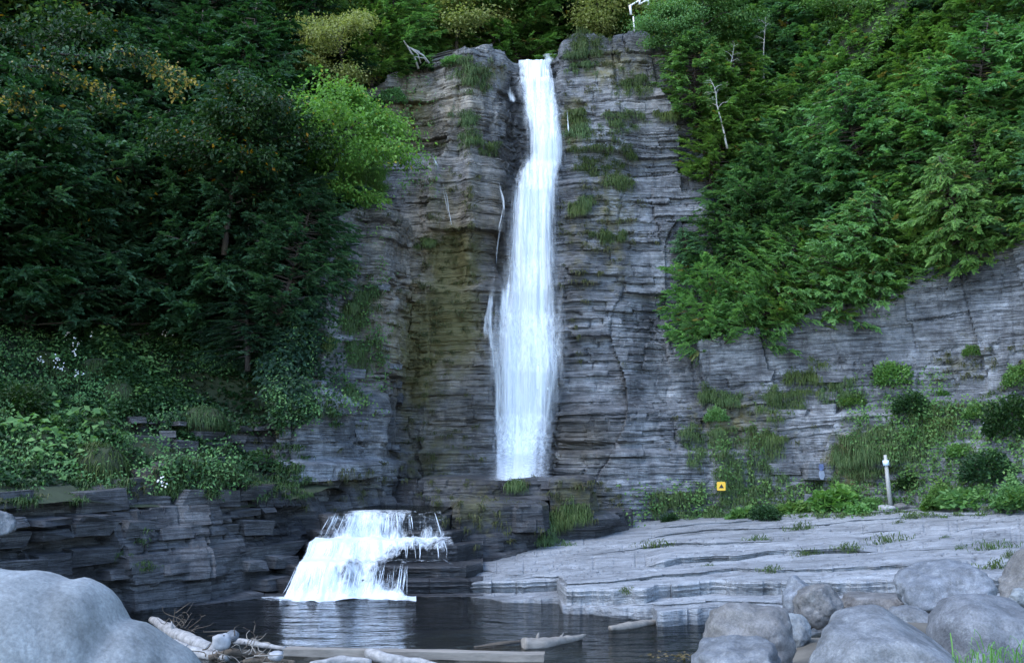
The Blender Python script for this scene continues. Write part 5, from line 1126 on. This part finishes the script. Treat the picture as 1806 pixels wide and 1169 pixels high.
# ------------------------------------------------------------------ driftwood and stones at the waterline
GD = 'driftwood along the near edge of the pool'
def log(pts, rad, mat, label, seed, name='drift_log', sides=10, z=None, group=GD, cat='driftwood', stubs=0, n=22):
    r = np.random.default_rng(seed); pts = np.array(pts, float); C = np.array([Pz(a, b, zz) for a, b, zz in pts])
    s = np.linspace(0, len(C) - 1, n); c = np.stack([np.interp(s, np.arange(len(C)), C[:, i]) for i in range(3)], 1); rr = np.interp(s, np.arange(len(C)), rad)
    c += np.stack([fbm(s * .7, k, seed, 2, seed) for k in range(3)], 1) * .25 * rr[:, None]
    V, f = tube(c, rr, sides); V = V + (rr.mean() * .22 * np.stack([fbm(V[:, 0] * 5 + 40 * k, V[:, 1] * 5, V[:, 2] * 5, 3, seed) for k in range(3)], 1)); P_ = [(V, f)]
    for k in range(stubs):
        i = r.integers(2, n - 2); d = rand_unit(r, 1)[0]; d[2] = abs(d[2]); P_.append(tube(np.array([c[i], c[i] + d * rr[i] * 1.2, c[i] + d * rr[i] * 1.7 + r.normal(0, .04, 3)]), [rr[i] * .4, rr[i] * .25, rr[i] * .1], 5))
    V, f = merge(P_); o = C.mean(0)
    return tag(link(name, mesh(name, V - o, f, mat, smooth=True), loc=o), label, cat, group)
def beam(p0, p1, w, h, mat, name, label, group=None, cat='plank', seed=1):
    a, b = np.array(p0), np.array(p1); d = b - a; L = np.linalg.norm(d); d /= L; s = np.cross(d, (0, 0, 1)); s /= np.linalg.norm(s); u = np.cross(s, d); n = 26
    prof = np.array([(-1, -.9), (-.9, -1), (.9, -1), (1, -.9), (1, .9), (.9, 1), (-.9, 1), (-1, .9)]); t = np.linspace(0, L, n)
    V = a + t[:, None, None] * d + prof[None, :, :1] * s * w / 2 + prof[None, :, 1:] * u * h / 2
    V = V.reshape(-1, 3); V += .012 * np.stack([fbm(V[:, 0] * 2 + 9 * k, V[:, 1] * 4, V[:, 2] * 6, 3, seed) for k in range(3)], 1)
    f = [gridf(n, 8, True), np.array([[7, 6, 5, 4, 3, 2, 1, 0]]), np.arange(8)[None] + (n - 1) * 8]; o = (a + b) / 2
    return tag(link(name, mesh(name, V - o, f, mat), loc=o), label, cat, group)
beam(Pz(503, 1148, .06), Pz(960, 1158, .06), .20, .13, M['drift'], 'plank', 'long squared wooden beam lying across the near edge of the pool')
log([(920, 1136, .06), (960, 1134, .05), (1005, 1127, .04), (1032, 1121, .03)], [.13, .12, .075, .03], M['drift'], 'short broken log with a splintered end in the pool', 831, stubs=3)
log([(1076, 1109, .02), (1110, 1104, .03), (1150, 1098, .02), (1166, 1094, .02)], [.05, .085, .06, .05], M['drift'], 'small log floating against the shelf', 832, stubs=1)
log([(836, 1142, -.02), (880, 1136, .0), (918, 1132, -.01)], [.03, .05, .03], M['drift_dark'], 'sunken dark stick left of the broken log', 833)
log([(648, 1154, .10), (680, 1160, .10), (740, 1166, .06), (790, 1176, .02)], [.10, .09, .07, .04], M['drift_white'], 'pale root-ended log in front of the long beam', 834, stubs=3)
log([(548, 1172, .06), (600, 1164, .08), (655, 1166, .06)], [.05, .075, .05], M['drift_white'], 'short whitish log left of the root-ended log', 835)
log([(268, 1092, .10), (300, 1112, .12), (350, 1138, .10), (392, 1152, .04)], [.06, .11, .12, .06], M['drift_white'], 'thick white log behind the pale boulders', 836, stubs=3)
log([(295, 1128, .05), (340, 1146, .08), (400, 1160, .05)], [.06, .09, .05], M['drift_white'], 'second white log in front of the thick one', 837, stubs=2)
log([(405, 1128, .10), (450, 1133, .08), (502, 1143, .05)], [.055, .05, .03], M['drift_white'], 'thin white branch reaching to the end of the beam', 838, stubs=2)
log([(370, 1160, .05), (410, 1148, .12), (450, 1152, .05), (480, 1162, .02)], [.05, .07, .06, .03], M['drift_dark'], 'dark gnarled root beside the white logs', 839, stubs=6)
log([(430, 1166, .03), (480, 1164, .05), (520, 1170, .02)], [.04, .05, .04], M['drift_dark'], 'dark stick under the end of the long beam', 840, stubs=2)
def tangle(px, py, w, n, mat, label, seed):
    r = np.random.default_rng(seed); o = Pz(px, py, .12); k = o[1] / F * w; ps = []
    for i in range(n):
        a = r.normal(0, .35, 3) * k; d = rand_unit(r, 1)[0]; d[2] = abs(d[2]) * .8; l = k * r.uniform(.4, 1.1); t = np.linspace(0, 1, 7)[:, None]
        ps.append(tube(a + d * l * t + np.sin(t * r.uniform(3, 7) + r.uniform(0, 6)) * rand_unit(r, 1) * l * .22, np.linspace(.011, .004, 7), 4))
    V, f = merge(ps); tag(link('twig_tangle', mesh('twig_tangle', V, f, mat, smooth=True), loc=o), label, 'twigs', GD)
tangle(322, 1108, 46, 26, M['drift_dark'], 'tangle of dark twigs on the thick white log', 841)
tangle(405, 1152, 60, 22, M['drift_dark'], 'tangle of roots and twigs between the white logs', 842)
tangle(450, 1160, 50, 14, M['drift'], 'scatter of pale twigs left of the long beam', 843)
boulder((374, 408, 1114, 1146), 15.8, M['white_stone'], 844, 'white stone among the driftwood', group='stones among the driftwood', name='stone', cat='stone', hi=False)
boulder((398, 422, 1110, 1132), 16.2, M['boulder_blue'], 845, 'round banded grey stone behind the white stone', group='stones among the driftwood', name='stone', cat='stone', planes=2, cut=(.95, 1.), hi=False)
boulder((470, 500, 1146, 1166), 15.6, M['white_stone'], 846, 'small pale stone at the left end of the beam', group='stones among the driftwood', name='stone', cat='stone', hi=False)
r = np.random.default_rng(851); q = Pz(r.normal(1195, 22, 70), r.normal(1160, 4, 70), .0); V, Fq = leaf_quads(q + (0, 0, .03), rand_unit(r, 70) * (1, 1, .1), np.tile((0, 0, 1.), (70, 1)) + r.normal(0, .3, (70, 3)), np.full(70, .07), np.full(70, .05), .2)
tag(link('fallen_leaves', mesh('fallen_leaves', V, Fq, M['grass_dry'], attrs={'tint': np.full(len(V), .97)})), 'brown leaves drifting at the near edge of the pool', kind='stuff')
bg = [blades(r, np.array(P(a, b, y)) + r.normal(0, .03, (16, 3)), 16, .16, up=1., droop=.3, spread=.4, W=.004) for a, b, y in [(1735, 1168, 6.6), (1760, 1172, 6.5), (1700, 1178, 6.6), (1795, 1170, 6.4)]]
V, Fq, T = merge_leaves(bg); tag(link('bank_grass', mesh('bank_grass', V, Fq, M['bright'], attrs={'tint': T})), 'green blades among the boulders at the bottom right', kind='stuff')

# ------------------------------------------------------------------ sign, post, railings, dead branch
def plate(name, c, w, h, t, mat, parent=None, corner=.12):
    a = np.linspace(0, math.pi / 2, 5); rr = w * corner; q = []
    for sx_, sz_, a0 in ((1, 1, 0), (-1, 1, math.pi / 2), (-1, -1, math.pi), (1, -1, 1.5 * math.pi)):
        q += [(sx_ * (w / 2 - rr) + rr * math.cos(a0 + k), sz_ * (h / 2 - rr) + rr * math.sin(a0 + k)) for k in a]
    q = np.array(q); n = len(q); V = np.concatenate([np.c_[q[:, 0], np.full(n, -t / 2), q[:, 1]], np.c_[q[:, 0], np.full(n, t / 2), q[:, 1]]])
    k = np.arange(n); f = [np.stack([k, (k + 1) % n, (k + 1) % n + n, k + n], 1), k[::-1][None], k[None] + n]
    return link(name, mesh(name, V, f, mat), parent, c)
sp = pick(1272, 857, 10) + (0, -.22, 0); sw = 15. / F * sp[1]
sign = link('warning_sign', None, loc=P(1272, 857, sp[1])); tag(sign, 'yellow square warning sign with a black triangle on the rock', 'sign')
plate('panel', (0, 0, 0), sw, sw, .012, M['yellow_sign'], sign)
tri = np.array([(-.30, -.22), (.30, -.22), (.03, .26)]) * sw
V = np.concatenate([np.c_[tri[:, 0], np.full(3, -.010), tri[:, 1]], np.c_[tri[:, 0], np.full(3, -.004), tri[:, 1]]])
link('triangle', mesh('triangle', V, [np.array([[0, 1, 2], [5, 4, 3]]), np.array([[0, 3, 4, 1], [1, 4, 5, 2], [2, 5, 3, 0]])], M['black_sign']), sign)
pY = pick(1567, 885, 8)[1] - .3; b0, b1 = P(1571, 896, pY), P(1561, 802, pY)
post = link('post', None, loc=b0); tag(post, 'leaning pale wooden post with a white band near its top', 'post')
rel = lambda f: (b1 - b0) * f
V, f = tube(np.array([rel(-.05), rel(.5), rel(1.)]), [.068, .062, .045], 10); link('shaft', mesh('shaft', V, f, M['post'], smooth=True), post)
V, f = tube(np.array([rel(.80), rel(.90)]), [.092, .092], 10); link('band', mesh('band', V, f, M['band'], smooth=True), post)
GP = 'stones at the foot of the post'
boulder((1548, 1580, 888, 904), pY - .3, M['white_stone'], 861, 'white stone at the foot of the post', group=GP, name='stone', cat='stone', hi=False)
boulder((1574, 1602, 886, 902), pY - .25, M['boulder_brown'], 862, 'rounded brown stone right of the post foot', group=GP, name='stone', cat='stone', hi=False)
boulder((1600, 1620, 889, 901), pY - .1, M['boulder'], 863, 'small grey stone right of the brown stone', group=GP, name='stone', cat='stone', hi=False)
pb = pick(1445, 832, 10); blk = link('rock_block', BL_CLIFF[3], W3['obj'], (*P(1445, 832, pb[1] - .02)[:1], pb[1] + .12, P(1445, 832, pb[1])[2]), (0, 0, .02), (.86, .7, .62))
yp = pb[1] + .12 - .35 - .012
V = P(np.array([1446, 1452, 1453, 1450, 1446, 1444]), np.array([818, 818, 826, 830, 829, 824]), yp); V2 = V + (0, .02, 0)
for nm, pts_, m_ in (('paint_mark', [(1445, 818), (1452, 818), (1453, 826), (1450, 830), (1446, 829), (1444, 824)], 'blue_paint'), ('paint_mark', [(1445, 830), (1453, 830), (1455, 838), (1452, 846), (1447, 845), (1444, 838)], 'paint_pale')):
    a_, b_ = zip(*pts_); A = P(a_, b_, yp); B_ = A + (0, .015, 0); n = len(A); k = np.arange(n)
    o = link(nm, mesh(nm, np.concatenate([A, B_]), [k[None], (k[::-1] + n)[None], np.stack([k, k + n, (k + 1) % n + n, (k + 1) % n], 1)], M[m_])); o.parent = blk
    o.matrix_parent_inverse = (Matrix.LocRotScale(blk.location, blk.rotation_euler, blk.scale)).inverted()
def bar(a, b, r_, mat, name, parent, o, Y):
    V, f = tube(np.array([P(*a, Y), P(*b, Y)]) - o, [r_, r_], 8); return link(name, mesh(name, V, f, mat, smooth=True), parent)
ro = P(1119, 56, 36.0); rail = link('railing', None, loc=ro); tag(rail, 'white railing of a lookout at the top of the cliff', 'railing')
bar((1111, 10), (1113, 27), .045, M['rail'], 'post', rail, ro, 36.0); bar((1117, 30), (1119, 56), .03, M['rail'], 'post', rail, ro, 36.0); bar((1128, 1), (1128, 9), .035, M['rail'], 'post', rail, ro, 36.0); bar((1144, -8), (1143, 12), .045, M['rail'], 'post', rail, ro, 36.0)
bar((1111, 11), (1145, -9), .035, M['rail'], 'rail', rail, ro, 36.0); bar((1128, 8), (1144, -1), .035, M['rail'], 'rail', rail, ro, 36.0)
ro = P(1480, 92, 36.5); rail2 = link('railing', None, loc=ro); tag(rail2, 'low grey wooden railing half hidden on the right hillside', 'railing')
bar((1460, 76), (1500, 75), .035, M['rail_grey'], 'rail', rail2, ro, 36.5); bar((1460, 83), (1500, 84), .035, M['rail_grey'], 'rail', rail2, ro, 36.5); bar((1490, 68), (1491, 100), .04, M['rail_grey'], 'post', rail2, ro, 36.5); bar((1463, 72), (1463, 100), .04, M['rail_grey'], 'post', rail2, ro, 36.5)
Yd = 35.3; ps = []
for pts_, r0 in (([(712, 72), (722, 88), (732, 104), (738, 122)], .05), ([(718, 82), (732, 90), (746, 98), (757, 112)], .04), ([(726, 87), (737, 96), (742, 112)], .03), ([(714, 76), (722, 84), (740, 92)], .025), ([(730, 100), (748, 103), (752, 110)], .02)):
    ps.append(tube(np.array([P(a, b, Yd + .2 * k) for k, (a, b) in enumerate(pts_)]), np.linspace(r0 * .5, r0, len(pts_)), 6))
V, f = merge(ps); tag(link('dead_branch', mesh('dead_branch', V, f, M['dead'], smooth=True)), 'bleached dead branch on the rim left of the waterfall', 'branch')
V, f = tube(np.array([pick(134, 566, 6) - (0, .05, .1), pick(134, 566, 6) + (-.02, -.1, .5), pick(134, 566, 6) + (.02, -.12, 1.0)]), [.028, .022, .012], 6); tag(link('bare_sapling', mesh('bare_sapling', V, f, M['drift'], smooth=True)), 'thin bare pale sapling in the dark left forest', 'sapling')
# yellowing boughs of the near left tree
near = next(o for o, k in TREES if str(o['label']).startswith('near dark tree')); r = np.random.default_rng(871); C_ = []; wood = []
for pts_ in ([(30, 118), (80, 118), (120, 140), (160, 150), (205, 186)], [(90, 95), (160, 100), (230, 110), (300, 120), (332, 146)], [(20, 160), (60, 175), (20, 185)], [(200, 90), (260, 100), (310, 165)]):
    pts_ = np.array(pts_, float); s_ = np.linspace(0, len(pts_) - 1, 34); a_ = np.interp(s_, np.arange(len(pts_)), pts_[:, 0]); b_ = np.interp(s_, np.arange(len(pts_)), pts_[:, 1]); L3 = P(a_, b_, 20.0 + .3 * s_)
    wood.append(tube(L3, np.linspace(.03, .008, 34), 4)); C_.append(L3)
c = np.repeat(np.concatenate(C_), 20, 0) + r.normal(0, .13, (34 * 20 * len(C_), 3)) * (1, 1.4, .5); n = len(c)
V, Fq = leaf_quads(c, r.normal(0, .8, (n, 3)) + (.4, -.2, -.5), np.array([0, -.3, 1.]) + r.normal(0, .5, (n, 3)), .11 * r.uniform(.6, 1.3, n), .07 * r.uniform(.7, 1.2, n), .2)
T = np.clip(r.normal(.5, .2, n) + .3 * (np.tile(np.repeat(np.linspace(0, 1, 34), 20), len(C_))), 0, 1); T[(T > .82)] = .97
inv = Matrix.LocRotScale(near.location, near.rotation_euler, near.scale).inverted()
o = link('bough_leaves', mesh('bough_leaves', V, Fq, M['decid_dark'], attrs={'tint': np.repeat(T, 4)})); o.parent = near; o.matrix_parent_inverse = inv
V, f = merge(wood); o = link('bough', mesh('bough', V, f, M['bark_dark'], smooth=True)); o.parent = near; o.matrix_parent_inverse = inv

# the first of each kind only served to copy from
for p in [q for l in PROT.values() for q in l] + PROTOS:
    for ch in list(p.children): bpy.data.objects.remove(ch)
    bpy.data.objects.remove(p)
